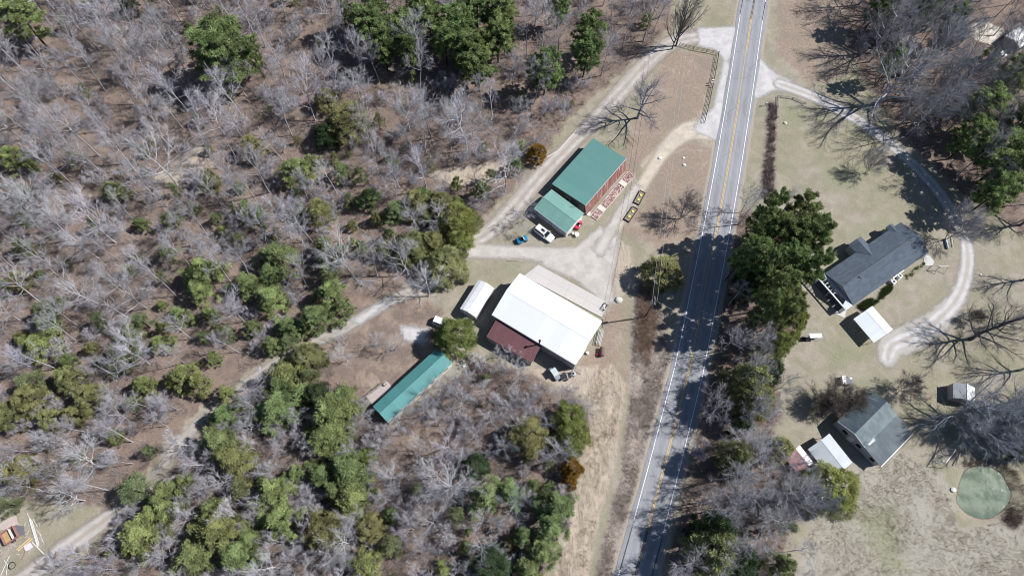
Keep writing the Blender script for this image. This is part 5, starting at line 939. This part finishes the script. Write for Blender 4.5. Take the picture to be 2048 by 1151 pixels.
for P, n, gap, vs, hr in ((FOREST, 250, 3.5, TALL+TALL+MID, (11, 17.5)), (FOREST2, 70, 3.5, MID, (7, 11)), (FOREST3, 60, 3.0, WIDE+TALL, (13, 17)), (STRIP, 24, 3.0, MID+TALL, (10, 14))):
    for px, py, x, y in scatter(P, n, gap, rg):
        v = vs[rg.randrange(len(vs))]; h = rg.uniform(*hr)*(1.1 if py < 400 else (.82 if py > 650 and P is FOREST else 1)); col = tone() if P is not FOREST3 else (rg.uniform(.5, .8),)*3
        t = put('bare_tree' if v[2] > 10 else 'mid_bare_tree', v, x, y, ground_z(x, y), h/v[2], col, rg.uniform(0, 6.28), rg.uniform(.75, 1.0)*(.9 if v[2] > 10 else 1.15), (rg.gauss(0, .04), rg.gauss(0, .04)))
        t['category'] = 'tree'; REG.append((t, px, py, ('tall leafless tree' if h > 11.5 else 'leafless tree')+' with grey branches', h))
for P, n, gap in ((FOREST, 240, 2.0), (FOREST2, 100, 2.0), (STRIP, 12, 2.5), (FOREST3, 14, 2.6)):
    for px, py, x, y in scatter(P, n, gap, rg):
        v = SMALL[rg.randrange(len(SMALL))]; h = rg.uniform(3.2, 5.4); t = put('bare_shrub', v, x, y, ground_z(x, y), h/v[2], tone(), rg.uniform(0, 6.28), rg.uniform(.85, 1.2)); t['category'] = 'shrub'; REG.append((t, px, py, 'small bushy leafless shrub', h))
for P, n in ((FOREST, 135), (FOREST2, 45)):
    for px, py, x, y in scatter(P, n, 2.6, rg):
        if py < 280 and P is FOREST and rg.random() < .6: continue
        k_ = rg.choice(['young', 'sparse', 'sparse', 'cedar']); v = EV[k_][rg.randrange(3)]; h = rg.uniform(2.6, 4.6); cc = rg.choice([(.24, .28, .10), (.20, .235, .11), (.22, .22, .10), (.17, .22, .09)])
        t = put('small_evergreen', v, x, y, ground_z(x, y), h/v[2], cc, rg.uniform(0, 6.28), rg.uniform(.85, 1.15)); t['category'] = 'small evergreen'; REG.append((t, px, py, 'small olive understory evergreen shrub', h))
# ------------------------------------------------------------------ labels: single trees get their own, look-alikes deep in the woods share one
from collections import defaultdict
GRP = defaultdict(list); WORD = ['first', 'second', 'third', 'fourth', 'fifth', 'sixth', 'seventh', 'eighth', 'ninth', 'tenth', 'eleventh', 'twelfth']
for t, px, py, ph, s_ in REG: GRP[(ph, region(px, py))].append((px, py, t))
for (ph, rgn), L_ in GRP.items():
    L_.sort(key=lambda a: a[0]); n = len(L_)
    if n == 1: L_[0][2]['label'] = '%s %s' % (ph, rgn)
    elif n <= 12 and 'shrub' not in ph and 'grey branches' not in ph:
        ph = ph.replace('spreading ', '').replace(' with upswept branches', '').replace('leafless tree with dark limbs', 'dark leafless tree').replace('leafless tree with pale limbs', 'pale leafless tree').replace('large leafless', 'leafless'); nm = ph+'s' if not ph.endswith(('limbs', 'branches', 'bush')) else ph.replace('leafless tree', 'leafless trees').replace('bush', 'bushes')
        for i, (px, py, t) in enumerate(L_):
            t['label'] = ('leftmost %s %s' if i == 0 else 'rightmost %s %s' if i == n-1 else WORD[i]+' from left of the %s %s') % ((ph, rgn) if i in (0, n-1) else (nm, rgn)); t['group'] = nm+' '+rgn
    else:
        for px, py, t in L_: t['label'] = '%s %s' % (ph, rgn); t['group'] = (ph+'s ' if ph.endswith(('tree', 'shrub')) else ph+' ')+rgn

# ------------------------------------------------------------------ brush, weeds and grass that nobody could count
def brush(name, P, n, h, stems, m, color, seed, label, wd=.02, spread=1.0, zoff=0, cl=None, cat='undergrowth'):
    r_ = np.random.RandomState(seed); A_ = np.array(P); lo, hi = A_.min(0), A_.max(0); lo = np.maximum(lo, [-150, -12]); hi = np.minimum(hi, [170, 165])
    q_ = r_.uniform(lo, hi, (n*6, 2)); sd_ = poly_sd(q_[:, 0], q_[:, 1], P); ok = sd_ > .3; rd = road_d(q_[:, 0], q_[:, 1]) > 4.6; ok &= rd
    for l in PLW:
        for a, b in zip(l[:-1], l[1:]): ok &= seg_dist(q_[:, 0], q_[:, 1], a, b)[0] > 2.4
    for bx, by, br in BW: ok &= np.hypot(q_[:, 0]-bx, q_[:, 1]-by) > br*.8
    if cl: 
        for c_ in cl: ok &= poly_sd(q_[:, 0], q_[:, 1], c_) < 0
    keep = vnoise(q_[:, 0], q_[:, 1], 5, seed+9) > r_.uniform(.15, .6, len(q_)); q_ = q_[ok & keep][:n]; k = len(q_)
    base = np.repeat(q_, stems, 0)+r_.normal(0, .28*spread, (k*stems, 2)); hh = h*r_.uniform(.4, 1.1, k*stems); z0 = np.array([ground_z(*p) for p in q_]).repeat(stems)+zoff
    lean = r_.normal(0, .55*spread, (k*stems, 2))*hh[:, None]; ang = r_.uniform(0, 6.28, k*stems); wv = np.stack([np.cos(ang), np.sin(ang)], 1)*wd
    p0 = np.column_stack([base-wv, z0-.03]); p1 = np.column_stack([base+wv, z0-.03]); p2 = np.column_stack([base+lean, z0+hh])
    V_ = np.stack([p0, p1, p2], 1).reshape(-1, 3); o = bpy.data.objects.new(name, np_mesh(name, V_, np.arange(len(V_)).reshape(-1, 3), m)); COL.objects.link(o); o.color = (*color, 1); o['label'] = label; o['category'] = cat; o['kind'] = 'stuff'; return o
BR = bark_mat('brush_stems', (.24, .21, .19), (.40, .365, .345)); GR = bark_mat('dry_blades', (.40, .34, .24), (.58, .51, .40))
brush('undergrowth', FOREST, 17000, 2.0, 14, BR, (1, .97, 1), 1, 'thin grey brush covering the floor of the left woods', .022, 1.0, cl=CLEAR)
brush('undergrowth', FOREST2, 8000, 1.8, 14, BR, (1, .95, .97), 2, 'thin grey brush covering the floor of the lower woods', .022, 1.0, cl=CLEAR)
brush('undergrowth', FOREST3, 3500, 1.3, 12, BR, (.8, .8, .85), 3, 'brush under the upper right woods', .022)
brush('undergrowth', STRIP, 2500, 1.3, 12, BR, (.8, .78, .75), 4, 'brush under the roadside tree belt', .022)
brush('weeds', WEEDS, 3800, .6, 12, BR, (1.15, 1.05, .98), 5, 'dry purplish brown weeds between the road and the bare strip', .02)
brush('brambles', pw([(1537, 205), (1553, 210), (1551, 300), (1549, 395), (1520, 400), (1530, 300)]), 600, 1.2, 14, BR, (.85, .75, .74), 6, 'dark brown bramble row beside the lawn across the road', .022, .8)
brush('brambles', pw([(1285, 575), (1308, 575), (1316, 650), (1300, 740), (1272, 700), (1275, 620)]), 500, 1.3, 14, BR, (1.1, .86, .7), 7, 'reddish dry brambles around the utility pole', .022)
brush('dry_grass', MEADOW, 14000, .32, 8, GR, (1, 1, .98), 8, 'pale tufted dry grass in the lower right meadow', .03, .8, cat='grass')
brush('weeds', SAND[1], 900, .5, 10, GR, (.85, .8, .72), 9, 'sparse dry weeds on the washed out sandy strip', .025)
brush('bank_brush', pw([(1915, 925), (1975, 915), (2035, 940), (2070, 1020), (2030, 1060), (2000, 1045), (2030, 990), (1990, 925), (1930, 935)]), 700, .9, 12, BR, (.6, .5, .45), 10, 'brown brush around the upper and right bank of the pond', .022)
brush('shrub_bed', pw([(1712, 612), (1780, 566), (1788, 580), (1730, 625)]), 260, .9, 30, FOL, (.2, .27, .1), 11, 'green shrubs along the lower right wall of the shingled house', .05, .6, cat='shrubs')
brush('shrub_bed', pw([(1808, 548), (1850, 520), (1852, 530), (1812, 562)]), 100, .6, 24, FOL, (.3, .4, .12), 12, 'low plants beside the concrete slab of the shingled house', .04, .6, cat='shrubs')
